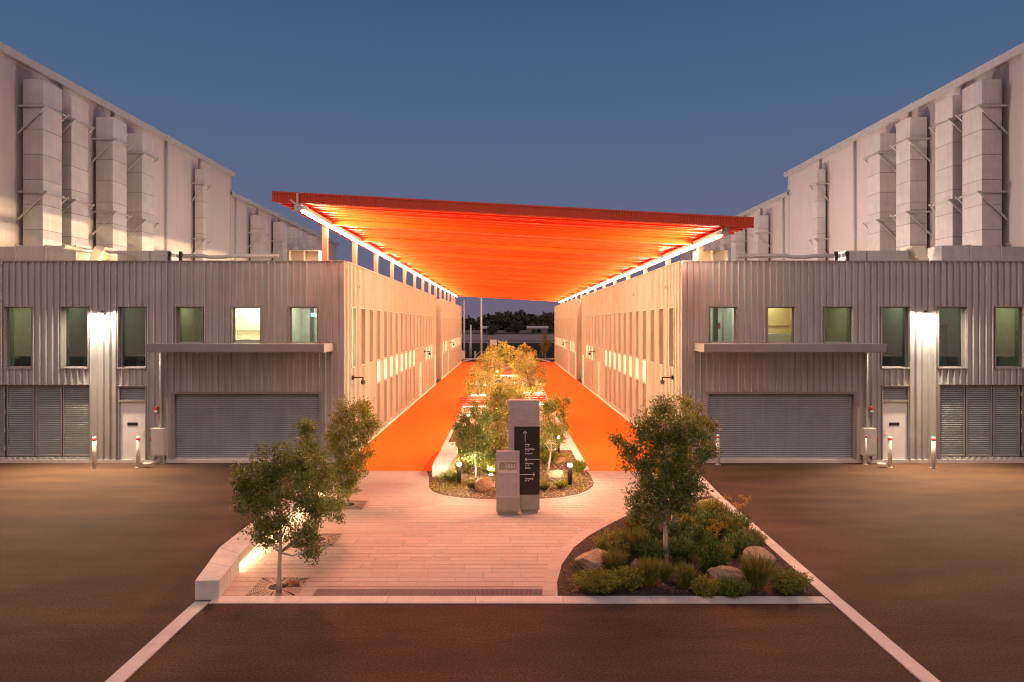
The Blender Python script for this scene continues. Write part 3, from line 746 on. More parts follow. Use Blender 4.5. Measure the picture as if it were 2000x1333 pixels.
# ------------------------------------------------------------------ fittings on the fronts
def wall_lamp(px, py, label):
    x = XF(px); z = 5.80; y = YF - .10
    t = thing('wall_lamp', label, 'wall lamp', (x, y, z), 'hooded lamps on the front walls')
    b = MB(); b.box(x - .05, x + .05, y - .06, y, z - .06, z + .12); b.beam((x, y - .05, z + .03), (x - .0, y - .22, z + .02), .04, .04); b.build('bracket', M['lampbody'], t)
    b = MB(); b.beam((x, y - .2, z + .022), (x, y - .4, z + .022), .03, .03); b.box(x - .26, x + .12, y - .55, y - .25, z - .012, z + .035); b.build('lamp_head', M['lite'], t, bevel=.008)
    b = MB(); b.box(x - .22, x + .08, y - .52, y - .28, z - .018, z - .0125); b.build('lens', M['packl'], t)
    l = bpy.data.lights.new('wall_lamp_light', 'AREA'); l.shape = 'RECTANGLE'; l.size = .28; l.size_y = .2; l.energy = PACK_W; l.color = (1, .80, .58)
    o = bpy.data.objects.new('wall_lamp_light', l); COL.objects.link(o); o.location = (x - .07, y - .40, z - .03)
    o.rotation_euler = (R(24), 0, 0)
    l = bpy.data.lights.new('wall_lamp_throw', 'SPOT'); l.energy = THROW_W; l.color = (1, .70, .42); l.spot_size = R(118); l.spot_blend = .8; l.shadow_soft_size = .10
    o = bpy.data.objects.new('wall_lamp_throw', l); COL.objects.link(o); o.location = (x - .07, y - .46, z - .05)
    o.rotation_euler = Vector((0.0, -.86, -1)).to_track_quat('-Z', 'Y').to_euler()
wall_lamp(205, 612, 'hooded lamp glowing between two tall windows of the left building')
wall_lamp(1804, 617, 'hooded lamp glowing between two tall windows of the right building')

def bollard(px, py, label, x=None, d=None):
    if x is None: x, d = G(px, py)
    t = thing('bollard', label, 'bollard', (x, d, 0), 'steel bollards before the front walls')
    b = MB(); b.lathe([(.10, 0), (.10, .012), (.075, .016)], 20, (x, d, 0)); b.build('base_plate', M['galv'], t, smooth=False)
    b = MB(); b.lathe([(.072, .014), (.072, 1.02)], 20, (x, d, 0)); b.build('pole', M['galv'], t, smooth=True)
    b = MB(); b.lathe([(.0735, 1.022), (.0735, 1.09)], 20, (x, d, 0)); b.build('red_band', M['red'], t, smooth=True)
    b = MB(); b.lathe([(.072, 1.092), (.070, 1.12), (.055, 1.15), (.02, 1.165)], 20, (x, d, 0)); b.build('cap', M['white'], t, smooth=True)
bollard(184, 914, 'white steel bollard with red band at the right end of the left louvres')
bollard(270, 913, 'white steel bollard with red band before the white door of the left building')
bollard(317, 906, 'white steel bollard with red band before the grey cabinet of the left building')
bollard(1690, 907, 'white steel bollard with red band before the grey cabinet of the right building')
bollard(1738, 913, 'white steel bollard with red band before the white door of the right building')
bollard(1823, 914, 'white steel bollard with red band at the left end of the right louvres')
bollard(0, 0, 'white steel bollard half hidden behind the tree at the right roller door', 8.13, 26.2)

def cabinet(px0, px1, pipe, sd, label, l2, l3, l4):
    x0, x1 = XF(px0), XF(px1); t = thing('electrical_cabinet', label, 'cabinet', ((x0 + x1) / 2, YF - .15, .35))
    b = MB(); b.box(x0, x1, YF - .34, YF - .06, .32, 1.38); b.build('cabinet_body', M['lite'], t, bevel=.01)
    b = MB(); b.box(x0 + .04, x1 - .04, YF - .352, YF - .342, .38, 1.32); b.build('cabinet_door', M['duct'], t)
    b = MB(); b.box((x0 + x1) / 2 - .05, (x0 + x1) / 2 + .05, YF - .2, YF - .1, .118, .32); b.build('conduit', M['galv'], t)
    xp = XF(pipe); p = MB(); p.tube((xp, YF - .13, 1.382), (xp, YF - .13, 4.335), .042, n=12)
    o = p.build('downpipe', M['galv'], at=(xp, YF - .13, 1.4), smooth=True); setp(o, l2, 'pipe')
    xb = xp + (.0 if sd > 0 else -.17) + (.17 if sd > 0 else 0)
    s = thing('alarm_beacon', l3, 'beacon', (xb, YF - .08, 2.1))
    b = MB(); b.lathe([(.055, 2.06), (.06, 2.1), (.06, 2.16), (.035, 2.2)], 14, (xb, YF - .12, 0)); b.build('red_dome', M['red'], s, smooth=True)
    b = MB(); b.box(xb - .05, xb + .05, YF - .18, YF - .06, 1.98, 2.058); b.build('beacon_base', M['white'], s)
    xb = XF(px1) + .12 if sd > 0 else XF(px0) - .10
    s = thing('emergency_button', l4, 'button', (xb, YF - .06, .95))
    b = MB(); b.box(xb - .05, xb + .05, YF - .12, YF - .06, .86, 1.0); b.build('button_box', M['red'], s)
    b = MB(); b.lathe([(.028, 0), (.028, .02)], 12, (xb, YF - .14, .93)); b.build('button_cap', M['black'], s)
cabinet(304, 328, 317, -1, 'grey electrical cabinet on the wall left of the left roller door', 'thin steel downpipe running from the left awning to the grey cabinet', 'red alarm beacon beside the downpipe of the left building', 'small red emergency button between the white door and the cabinet of the left building')
cabinet(1678, 1703, 1690, 1, 'grey electrical cabinet on the wall right of the right roller door', 'thin steel downpipe running from the right awning to the grey cabinet', 'red alarm beacon beside the downpipe of the right building', 'small red emergency button between the cabinet and white door of the right building')

def cctv(x, y, z, sg, label):
    t = thing('security_camera', label, 'security camera', (x, y, z), 'cameras on the passage walls')
    b = MB(); b.box(*sorted((x, x + sg * .05)), y - .07, y + .07, z - .08, z + .08); b.build('mount', M['black'], t)
    b = MB(); b.tube((x + sg * .05, y, z), (x + sg * .42, y, z), .028); b.tube((x + sg * .42, y, z + .02), (x + sg * .42, y, z - .12), .028); b.build('arm', M['black'], t)
    b = MB(); b.lathe([(.03, .10), (.09, .07), (.09, 0), (.06, -.06), (.02, -.085)], 16, (x + sg * .42, y, z - .20)); b.tube((x + sg * .42, y - .13, z - .2), (x + sg * .42, y - .02, z - .2), .05); b.build('dome', M['black'], t, smooth=True)
for x, sg, s in ((-6.285, 1, 'left'), (6.82, -1, 'right')):
    for y, z, w in ((27.75, 3.22, 'nearest the front corner'), (51.9, 3.3, 'halfway along, above a door'), (75.9, 3.3, 'farthest along, near the far end')):
        cctv(x + sg * .05, y, z, sg, 'black security camera on the %s passage wall, %s' % (s, w))

# ------------------------------------------------------------------ canopy
def zb(x): return 9.09 - .0546 * x
CX0, CX1, CY0, CY1 = -7.90, 8.36, 23.0, 96.4
can = thing('canopy', 'long bright orange slatted canopy lit along both edges over the walkway', 'canopy', (0, 60, 7.5))
def sbar(b, x0, x1, y0, y1, za, zc, m=0):
    b.add([(x0, y0, zb(x0) + za), (x1, y0, zb(x1) + za), (x1, y1, zb(x1) + za), (x0, y1, zb(x0) + za),
           (x0, y0, zb(x0) + zc), (x1, y0, zb(x1) + zc), (x1, y1, zb(x1) + zc), (x0, y1, zb(x0) + zc)],
          [(0, 3, 2, 1), (4, 5, 6, 7), (0, 1, 5, 4), (1, 2, 6, 5), (2, 3, 7, 6), (3, 0, 4, 7)], m)
b = MB(); sbar(b, CX0 + .06, CX1 - .05, 0, .045, .05, .27); b.add([(x, yy, zb(x) + .05) for x, yy in ((CX0 + .06, .045), (CX1 - .05, .045), (CX1 - .05, .10), (CX0 + .06, .10))] , [(3, 2, 1, 0)])
sm = b.mesh('canopy_slat', M['orange'])
k = 0; y = CY0 + .46
while y < CY1 - .1 and k < 243:
    if True: put('canopy_slat', sm, (0, y, rnd.uniform(-.028, .022)), can, scale=(1, 1, 1))
    k += 1; y += .46
b = MB()
for k in range(14):
    y = 27.0 + k * 5.33; b2 = MB(); sbar(b2, -6.86, 7.36, y, y + .14, -.15, .049); b2.build('canopy_rafter', M['orange'], can)
b = MB(); n = 163; pts = []
sbar(b, CX0 + .02, CX1 - .02, CY0 + .10, CY1, .275, .31); b.build('canopy_deck', M['orange'], can)
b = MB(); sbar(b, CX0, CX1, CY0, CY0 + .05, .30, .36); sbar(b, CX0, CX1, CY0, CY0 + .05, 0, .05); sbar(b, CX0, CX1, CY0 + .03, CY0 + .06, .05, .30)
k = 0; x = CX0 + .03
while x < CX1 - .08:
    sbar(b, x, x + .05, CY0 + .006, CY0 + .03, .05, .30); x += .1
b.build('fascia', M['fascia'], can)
b = MB()
for x in (CX0, CX1 - .02): sbar(b, x, x + .02, CY0 + .06, CY0 + .9, .10, .30)
sbar(b, CX0, CX1, CY1, CY1 + .05, .0, .33)
b.build('end_trim', M['fascia'], can)
for sx, xb_, xp, y0 in ((-1, -7.0, -7.24, 22.93), (1, 7.5, 7.76, 23.3)):
    z1 = zb(xb_) - .03; b = MB(); b.box(xb_ - .11, xb_ + .11, y0, 96.2, z1 - .16, z1 - .002); b.box(xb_ - .13, xb_ + .13, y0, y0 + .02, z1 - .22, z1 + .01)
    b.build('edge_beam', M['steel'], can)
    b = MB(); b.box(xb_ - .035, xb_ + .035, y0 - .05, y0 - .001, z1 - .1, z1 + .34); b.beam((xb_, y0 - .03, z1 - .05), (xb_ + .24 * sx, y0 - .03, z1 + .12), .03, .05); b.box(xb_ - .1, xb_ + .1, y0 - .02, y0 - .001, z1 - .25, z1 - .02)
    b.build('end_bracket', M['steel'], can)
    xl = xb_ - sx * .06
    for k in range(14):
        ya = y0 + .45 + k * 5.22; b = MB(); b.box(xl - .05, xl + .05, ya, ya + (4.85 if k < 13 else 4.4), z1 - .235, z1 - .165)
        b.build('light_strip', M['led'], can)
        l = bpy.data.lights.new('canopy_batten_lamp', 'AREA'); l.shape = 'RECTANGLE'; l.size = .07; l.size_y = 4.8; l.energy = BAY_W * (1.9 if k == 0 else 1); l.color = WARM; l.spread = R(120)
        o = bpy.data.objects.new('canopy_batten_lamp', l); COL.objects.link(o); o.location = (xl - sx * .06, ya + 2.43, z1 - .22)
        o.rotation_euler = Vector((-sx * math.cos(R(8)), 0, -math.sin(R(8)))).to_track_quat('-Z', 'X').to_euler()
    l = bpy.data.lights.new('added_bounce_lamp', 'SPOT'); l.energy = BOUNCE_W; l.color = (1.0, .32, .16); l.spot_size = R(104); l.spot_blend = 1.0; l.shadow_soft_size = 1.1  # added spot, stands in for orange light bounced off the canopy
    o = bpy.data.objects.new('added_bounce_lamp', l); COL.objects.link(o); o.location = (xb_ - sx * .3, y0 - .25, z1 - .3)
    o.rotation_euler = (Vector((sx * -1.5, 11.5, 0)) - Vector(o.location)).to_track_quat('-Z', 'Y').to_euler()
    b = MB(); b.lathe([(.05, .12), (.10, .10), (.13, 0), (.11, -.005)], 16, (xb_ - sx * .3, y0 - .25, z1 - .24)); b.box(xb_ - sx * .3 - .02, xb_ - sx * .3 + .02, y0 - .25, y0 + .1, z1 - .13, z1 - .10); b.build('added_bounce_lamp_housing', M['steel'], can)  # made-up housing for the added bounce spot
    b = MB()
    for k in range(14):
        y = 27.3 + k * 5.33; b = MB()
        if y > 95.9: y = 95.6
        z2 = zb(xp) - .05
        b.box(xp - .10, xp + .10, y - .11, y + .11, 7.55, z2)
        b.build('canopy_post', M['post'], can)

# ------------------------------------------------------------------ the tall sheds behind
def shed(sd, blk, label):
    xw = -23.3 if sd < 0 else 23.9
    ya, yb, zt = ((22.0, 57.8, 18.1), (57.8, 93.7, 16.4))[blk]
    t = thing('sound_stage', label, 'building', (xw + sd * 20, (ya + yb) / 2, 0))
    b = MB(); xs = sorted((xw + sd * .06, xw + sd * 40)); b.box(xs[0], xs[1], ya, yb, 0, zt - .1); b.build('shed_body', M['ware'], t)
    n = round((yb - ya) / 1.19); w = (yb - ya) / n
    p = MB(); p.box(0, .058, 0.003, w - .003, 0, zt - .1)
    pmh = p.mesh('wall_panel', M['ware'])
    for k in range(n): put('wall_panel', pmh, (xw if sd > 0 else xw - .058, ya + k * w, 0), t)
    b = MB(); xs = sorted((xw - sd * .22, xw + sd * 40)); b.box(xs[0], xs[1], ya - .3, yb + .35, zt - .1, zt + .12); xs = sorted((xw - sd * .26, xw - sd * .10)); b.box(xs[0], xs[1], ya - .3, yb + .35, zt - .22, zt + .16)
    b.build('eave', M['lite'] if sd < 0 else M['lite'], t)
    b = MB(); xs = sorted((xw - sd * .015, xw)); b.box(xs[0], xs[1], ya, yb, zt - .42, zt - .101); b.build('eave_shadow_strip', M['duct'], t)
    dps = ((26.2, 30.4, 35.6, 40.3, 46.6, 51.7), (58.6, 63.7, 69.8, 75.9, 82, 88))[blk]
    for y in dps:
        b = MB(); b.tube((xw - sd * .12, y, 0), (xw - sd * .12, y, zt - .25), .075, n=10)
        d = b.build('rain_pipe', M['duct'], t, smooth=True)
    if blk == 0:
        b = MB(); b.box(*sorted((xw - sd * .04, xw - sd * .001)), yb - .22, yb - .02, 0, zt - .3); b.build('corner_flashing', M['lite'], t)
sh = [('tall pale windowless sound stage on the left, nearer and higher one', 'tall pale sound stage farther back on the left, lower roof'),
      ('tall pale windowless sound stage on the right, nearer and higher one', 'tall pale sound stage farther back on the right, lower roof')]
for i, sd in enumerate((-1, 1)):
    for blk in (0, 1): shed(sd, blk, sh[i][blk])

sec_cache = {}; M['gapm'] = mat('duct joint', (.22, .20, .19), .6)
def wallduct(sd, y0, L, w, zt, label, strut=True, brz=(15.8, 11.7, 9.0)):
    xw = -23.3 if sd < 0 else 23.9; gap = .22
    xi, xo = xw - sd * gap, xw - sd * (gap + w)
    t = thing('exhaust_duct', label, 'duct', (xi, y0, 7), 'square steel ducts on the sound stage walls')
    k = (round(w, 2), round(L, 2))
    if k not in sec_cache:
        b = MB(); b.box(0, w, 0, L, .012, 1.188); b.box(-.012, w + .012, -.012, L + .012, -.012, .012, 1); sec_cache[k] = b.mesh('duct_section', [M['duct'], M['gapm']])
    z = zt - 1.2
    while z > 5.5:
        put('duct_section', sec_cache[k], (min(xi, xo), y0, z), t); z -= 1.2
    b = MB(); b.box(*sorted((xi, xw - sd * .003)), y0 + .25, y0 + L - .25, 6.5, zt - 1.6); b.build('duct_back', M['gap'], t)
    for zz in brz:
        if zz > zt: continue
        b = MB()
        for yy in (y0 - .07, y0 + L + .07):
            b.beam((xw, yy, zz), (xo - sd * .28, yy, zz), .07, .09)
            b.beam((xw, yy, zz - 1.35), (xo - sd * .18, yy, zz - .03), .06, .08)
            b.box(*sorted((xw, xw - sd * .02)), yy - .05, yy + .05, zz - 1.5, zz + .1)
        for q in (.05, .16): b.beam((xo - sd * q, y0 - .1, zz + (.05 if q < .1 else -.03)), (xo - sd * q, y0 + L + .1, zz + (.05 if q < .1 else -.03)), .04, .05)
        b.build('bracket', M['lite'], t)
names = ['largest square duct, nearest the camera', 'second square duct, close behind the nearest one', 'third square duct, right of the middle rain pipe'.replace('right of', 'beside'), 'fourth square duct, last of the close row', 'narrow square duct standing alone past the row']
for sd, s in ((-1, 'left'), (1, 'right')):
    for (y0, L, w, zt), nm in zip(((32.6, 1.4, .95, 17.1), (34.75, 1.4, .95, 17.05), (38.4, 1.4, .95, 17.05), (41.5, 1.4, .95, 17.0), (50.6, .75, .6, 16.9)), names):
        wallduct(sd, y0, L, w, zt, '%s, on the %s sound stage wall' % (nm, s))
    for (y0, L, w, zt), nm in zip(((61.6, 1.2, .95, 15.2), (67.6, 1.4, .95, 15.5), (71.2, 1.4, .95, 15.5), (74.2, 1.4, .95, 15.5), (78.0, 1.4, .95, 15.5)),
                                  ('first', 'second', 'third', 'fourth', 'fifth')):
        wallduct(sd, y0, L, w, zt, 'grey duct on the far %s sound stage, %s from the camera' % (s, nm), brz=(13.6, 10.4))

# rooftop ducts and hoods -------------------------------------------------
def roofduct(sd):
    s = 'left' if sd < 0 else 'right'; Y = 29.6; sc = Y / F
    def px(a): return (a - VX) * sc if sd < 0 else -((a - VX) * sc) + .2
    def zz(p): return H + (VY - p) * sc
    t = thing('roof_duct', 'boxy pale duct lying along the roof edge of the %s building, outer end' % s, 'duct', (px(60), Y, 7.6))
    j = [-60, 31, 91, 148]
    for a, c in zip(j, j[1:]):
        b = MB(); xs = sorted((px(a), px(c))); b.box(xs[0] + .03, xs[1] - .03, Y, Y + 1.0, 7.75, zz(480) if a > 0 else zz(482)); b.build('duct_section', M['lite'], t)
        b = MB(); b.box(xs[1] - .03, xs[1] + .03, Y - .03, Y + 1.03, 7.70, zz(478)); b.build('flange', M['galv'], t)
    b = MB(); x0, x1 = px(165), px(205)
    if sd < 0:
        b.add([(x0, Y, 7.75), (x1 - .5, Y, 7.75), (x1, Y, zz(483)), (x1 - .45, Y, zz(481)), (x0, Y + .9, 7.75), (x1 - .5, Y + .9, 7.75), (x1, Y + .9, zz(483)), (x1 - .45, Y + .9, zz(481))],
              [(0, 1, 2, 3), (7, 6, 5, 4), (0, 3, 7, 4), (3, 2, 6, 7), (1, 5, 6, 2)])
        b.build('slanted_intake', M['cream'], t)
    else:
        b.add([(x1, Y, zz(481)), (x1 + .55, Y, zz(481)), (x0 - .0, Y, 7.75), (x1 + .5, Y, 7.75), (x1, Y + .9, zz(481)), (x1 + .55, Y + .9, zz(481)), (x0 - .0, Y + .9, 7.75), (x1 + .5, Y + .9, 7.75)],
              [(0, 1, 2, 3), (7, 6, 5, 4), (0, 4, 5, 1), (1, 5, 6, 2), (0, 3, 7, 4)])
        b.build('slanted_intake', M['cream'], t)
    t2 = thing('low_roof_duct', 'low pale duct on the roof edge of the %s building, beside the vent hood' % s, 'duct', (px(260), Y + .5, 7.6))
    j = [207, 288, 330]
    for a, c in zip(j, j[1:]):
        b = MB(); xs = sorted((px(a), px(c))); b.box(xs[0] + .02, xs[1] - .02, Y + .2, Y + 1.0, 7.7, zz(489)); b.build('duct_section', M['lite'], t2)
    for a in (325, 347):
        b = MB(); xs = sorted((px(a), px(a + 6))); b.box(xs[0], xs[1], Y + .1, Y + .18, 7.7, zz(491)); b.build('support_foot', M['black'], t2)
    b = MB(); P = [(px(332), Y + .6, zz(497.5)), (px(385), Y + .6, zz(497.5)), (px(398), Y + .6, zz(500)), (px(425), Y + .6, zz(500)), (px(440), Y + .6, zz(497)), (px(535), Y + .6, zz(498))]
    b.path(P, [.09, .09, .08, .08, .09, .09], 10); b.build('bent_pipe', M['duct'], t2, smooth=True)
    h = thing('roof_hood', 'small sloping vent hood on the roof of the %s building beside the first canopy post' % s, 'vent', (px(595), 30, 7.6))
    xa, xc = sorted((px(565), px(622))); b = MB()
    for k in range(3):
        x = xa + (xc - xa) * k / 2
        b.box(x - .015, x + .015, 29.6, 30.4, 7.7, zz(490))
    b.box(xa - .015, xc + .015, 29.6, 30.4, zz(490), zz(489)); b.box(xa, xc, 30.0, 30.02, 7.7, zz(490))
    b.add([(xa - .1, 29.35, zz(491)), (xc + .1, 29.35, zz(491)), (xc + .02, 29.6, zz(489)), (xa - .02, 29.6, zz(489))], [(0, 1, 2, 3)])
    b.build('hood_body', M['cream'], h)
roofduct(-1); roofduct(1)

def added_roof_flood(x, y, sd, tilt, e_, label, col=(1, .72, .60), size=1.2):  # unseen floods added to brighten the sound stage walls
    z = 7.95; t = thing('added_roof_floodlight', label, 'floodlight', (x, y, 7.55), 'added floodlights on the roofs')
    b = MB(); b.box(x - .15, x + .15, y - .15, y + .15, 7.55, 7.60); b.box(x - .03, x + .03, y - .03, y + .03, 7.60, 7.8); b.build('stand', M['trim'], t)
    b = MB(); b.box(x - .08, x + .08, y - size / 2, y + size / 2, 7.8, 7.88); b.build('lamp_head', M['trim'], t)
    l = bpy.data.lights.new('added_roof_floodlight_lamp', 'AREA'); l.shape = 'RECTANGLE'; l.size = .12; l.size_y = size; l.energy = e_; l.color = col
    o = bpy.data.objects.new('added_roof_floodlight_lamp', l); COL.objects.link(o); o.location = (x, y, 7.93)
    o.rotation_euler = (0, R(180 + tilt + 18) if sd > 0 else R(180 - tilt - 18), 0)
for sd, s, e in ((-1, 'left', 290), (1, 'right', 640)):
    for k, y in enumerate((34.5, 42.5, 52, 66, 82)):
        added_roof_flood(sd * 10.8, y, sd, 25, e * (1, 1, 1, .9, .8)[k], 'low unseen added floodlight on the %s roof, %s' % (s, ('nearest the front parapet', 'behind the first one', 'level with the canopy middle', 'past the recess', 'farthest back')[k]))

# hooded batten that grazes the foot of the left sheds
bt = thing('hooded_batten', 'long hooded light batten on the left roof grazing the tall wall', 'lamp', (-16.5, 42, 7.55))
b = MB(); b.box(-16.6, -16.2, 28.5, 60, 8.33, 8.36); b.box(-16.23, -16.2, 28.5, 60, 7.9, 8.33); b.add([(-16.6, 28.5, 8.345), (-16.6, 60, 8.345), (-17.1, 60, 8.345), (-17.1, 28.5, 8.345)], [(0, 1, 2, 3)])
for y in (29, 39, 49, 59): b.box(-16.23, -16.17, y, y + .06, 7.55, 7.9)
b.build('hood', M['trim'], bt)
b = MB(); b.tube((-18.5, 28.5, 8.63), (-18.5, 60, 8.63), .10, n=10); b.build('service_pipe', M['galv'], bt)
for k in range(3):
    l = bpy.data.lights.new('batten_lamp', 'AREA'); l.shape = 'RECTANGLE'; l.size = .035; l.size_y = 10.3; l.energy = 400; l.color = (1, .68, .32)
    o = bpy.data.objects.new('batten_lamp', l); COL.objects.link(o); o.location = (-16.28, 33.7 + k * 10.4, 7.96); o.rotation_euler = (0, R(90), 0)

# ------------------------------------------------------------------ concrete benches
def bench(name, label, inner, outer, h, led_from, par_led, side):
    """inner / outer: matching polylines (x, y)"""
    P = [Vector((x, y, 0)) for x, y in inner]; Q = [Vector((x, y, 0)) for x, y in outer]
    t = thing(name, label, 'bench', (P[0].x, P[0].y, 0))
    n = len(P)
    for i in range(n - 1):
        a0, a1, c0, c1 = P[i], P[i + 1], Q[i], Q[i + 1]
        b = MB(); und = i >= led_from
        e = (a1 - a0).normalized() * .003
        a0_, a1_, c0_, c1_ = a0 + e, a1 - e, c0 + e, c1 - e
        if und:
            u0 = a0_.lerp(c0_, .28); u1 = a1_.lerp(c1_, .28)
            b.prism([(a0_.x, a0_.y), (c0_.x, c0_.y), (c1_.x, c1_.y), (a1_.x, a1_.y)], .20, h)
            b.prism([(u0.x, u0.y), (c0_.x, c0_.y), (c1_.x, c1_.y), (u1.x, u1.y)], .01, .20)
            q = MB(); v0 = a0_.lerp(c0_, .20); v1 = a1_.lerp(c1_, .20)
            q.beam((v0.x, v0.y, .185), (v1.x, v1.y, .185), .03, .022)
        else:
            b.prism([(a0_.x, a0_.y), (c0_.x, c0_.y), (c1_.x, c1_.y), (a1_.x, a1_.y)], .01, h)
        o = b.build('bench_segment', M['conc'], t, bevel=.012)
        if und: q.build('light_strip', M['led2'], o)
    return t
bt1 = bench('concrete_bench', 'long pale concrete bench wall with a glowing recess, left of the three grate trees',
            [(-5.60, 13.30), (-5.68, 14.05), (-5.80, 14.84), (-5.86, 16.5), (-5.88, 18.4), (-5.86, 20.2), (-5.80, 21.9)],
            [(-6.06, 13.28), (-6.24, 14.3), (-6.42, 15.27), (-6.42, 16.6), (-6.40, 18.4), (-6.36, 20.2), (-6.30, 21.9)], .40, 2, None, 1)
bt2 = bench('concrete_bench', 'short curved pale concrete bench at the left edge of the planted island',
            [(-2.14, 23.9), (-1.98, 25.0), (-1.88, 26.0), (-1.92, 27.2), (-2.08, 28.8)][::1],
            [(-2.60, 23.9), (-2.62, 25.0), (-2.60, 26.0), (-2.56, 27.2), (-2.56, 28.8)], .41, 1, None, 1)

# slatted seats further along the island
def slat_bench(x, y, w, label):
    t = thing('slatted_bench', label, 'bench', (x, y, 0), 'lit slatted benches along the island')
    for s in (-1, 1):
        b = MB(); b.box(x + s * (w / 2 - .15) - .04, x + s * (w / 2 - .15) + .04, y - .25, y + .3, .03, .42); b.build('leg', M['steel'], t)
    for k in range(6):
        b = MB(); b.box(x - w / 2, x + w / 2, y - .27 + k * .1, y - .2 + k * .1, .42, .46); b.build('seat_slat', M['orange'], t)
    for k in range(3):
        b = MB(); b.box(x - w / 2, x + w / 2, y + .33, y + .36, .55 + k * .13, .63 + k * .13); b.build('back_slat', M['orange'], t)
    for s in (-1, 1):
        b = MB(); b.box(x + s * (w / 2 - .15) - .03, x + s * (w / 2 - .15) + .03, y + .361, y + .40, .42, .92); b.build('back_post', M['steel'], t)
    b = MB(); b.box(x - w / 2 + .2, x + w / 2 - .2, y, y + .05, .37, .40); b.build('light_strip', M['led2'], t)
for x, y, w, s in ((-1.9, 41.5, 1.8, 'nearest, left side'), (1.6, 42.5, 1.8, 'nearest, right side'), (-1.8, 48, 1.8, 'second row, left side'), (1.9, 50, 1.8, 'second row, right side'), (-.2, 66, 2.4, 'middle, far down the island')):
    slat_bench(x, y, w, 'orange slatted bench with light under it, %s' % s)

# ------------------------------------------------------------------ bollard lamps and ground lamps
def lamp(px, py, label, x=None, y=None):
    if x is None: x, y = G(px, py)
    t = thing('bollard_light', label, 'bollard light', (x, y, 0), 'black bollard lights in the island')
    b = MB(); b.lathe([(.075, .0), (.075, .62)], 20, (x, y, .02)); b.build('pole', M['lampbody'], t, smooth=True)
    b = MB(); b.lathe([(.055, .641), (.06, .66), (.055, .70), (.03, .725)], 16, (x, y, .0)); b.build('lens', M['bulb'], t, smooth=True)
    b = MB(); b.lathe([(.064, .727), (.072, .735), (.072, .75), (.02, .755)], 20, (x, y, 0)); b.build('cap', M['lampbody'], t, smooth=True)
lamp(897, 946, 'black bollard light left of the brown boulder, front of the island')
lamp(1113, 948, 'black bollard light at the front right of the island')
lamp(1090, 886, 'black bollard light by the pale stepping pavers behind the tree')
for x, y, s in ((-1.95, 35.5, 'beside the left tree behind the first pair'), (-1.6, 52.5, 'past the slatted benches, left side'), (2.2, 46.0, 'beside the right slatted bench'), (-.9, 68.0, 'far down the island')):
    lamp(0, 0, 'black bollard light glowing among the trees, %s' % s, x, y)
def uplight(x, y, e, label, tilt=(0, 0)):
    t = thing('ground_light', label, 'ground light', (x, y, .02), 'small uplights in the island')
    b = MB(); b.lathe([(.09, .02), (.09, .05), (.075, .055)], 16, (x, y, 0)); b.build('housing', M['lampbody'], t)
    b = MB(); b.lathe([(.06, .056), (.055, .062)], 16, (x, y, 0)); b.build('lens', M['upl'], t)
    l = bpy.data.lights.new('ground_light_lamp', 'SPOT'); l.energy = e; l.color = (1, .74, .38); l.spot_size = R(100); l.spot_blend = .8; l.shadow_soft_size = .05
    o = bpy.data.objects.new('ground_light_lamp', l); COL.objects.link(o); o.location = (x, y, .08); o.rotation_euler = (R(180) + tilt[0], tilt[1], 0)
for k, (x, y, e) in enumerate(((-.55, 24.2, 300), (1.0, 25.6, 300), (-.2, 27.2, 600), (.9, 30.5, 700), (-1.2, 33.6, 900), (1.2, 36.5, 900), (-.6, 43, 1100), (.6, 47.5, 1100), (-.4, 56, 1300), (.7, 61.5, 1300))):
    uplight(x, y, e, 'small round uplight in the island mulch ' + ('behind the lower sign panel', 'behind the tall sign', 'left of the pale golden tree', 'beside the stepping pavers', 'left, near the second row trees', 'right, near the second row trees', 'left, between the slatted benches', 'right, between the slatted benches', 'left, behind the second benches', 'by the middle bench far back')[k])

# ------------------------------------------------------------------ wayfinding sign
sg = thing('wayfinding_sign', 'tall metal directory sign with white arrows on a black panel, beside a lower map panel', 'sign', (.33, 19.4, 0))
S2, S1 = 19.46, 19.24
def bx(name, x0, x1, y0, y1, z0, z1, m, par, bev=.004):
    b = MB(); b.box(x0, x1, y0, y1, z0, z1); return b.build(name, m, par, bevel=bev)
p1 = bx('tall_panel', .062, .955, S2 + .02, S2 + .22, .53, 3.22, M['signm'], sg)
bk = bx('black_panel', .232, .957, S2, S2 + .0195, .531, 2.47, M['black'], sg, .002)
bx('tall_plinth', .385, .955, S2 - .02, S2 + .27, .10, .528, M['concb'], sg, .008); bx('plinth_foot', .41, .91, S2 + .03, S2 + .23, .012, .0995, M['concb'], sg)
p2 = bx('map_panel', -.278, .380, S1, S1 + .14, .482, 1.805, M['signm'], sg)
bx('short_plinth', -.278, .376, S1 - .02, S1 + .20, .10, .480, M['concb'], sg, .008); bx('plinth_foot', -.235, .325, S1 + .03, S1 + .17, .012, .0995, M['concb'], sg)
# perforations as flat painted dots, white ones standing for light through the holes
b = MB(); rr = random.Random(4)
def dot(b, x, y, z, r, m):
    n = 6; b.add([(x + r * math.cos(2 * math.pi * i / n), y, z + r * math.sin(2 * math.pi * i / n)) for i in range(n)], [tuple(range(n))], m)
M['perf'] = mat('perforation dark', (.10, .08, .085), .8)
z = 3.13
while z > 2.50:
    x = .12; fill = rr.uniform(.35, .95)
    while x < .92:
        if rr.random() < fill and (int(x * 7) + int(z * 23)) % 5 != 0: dot(b, x, S2 + .0185, z, .0085 if z < 2.75 else .006, 1 if (z > 2.85 and x > .5 and rr.random() < .10) else 0)
        x += .031
    z -= .058
z = 2.42
while z > 1.85:
    for x in (.11, .15, .19):
        if rr.random() < .8: dot(b, x, S2 + .0185, z, .009, 0)
    z -= .048
b.build('perforation', [M['perf'], M['text']], p1, kind='stuff')
b = MB()
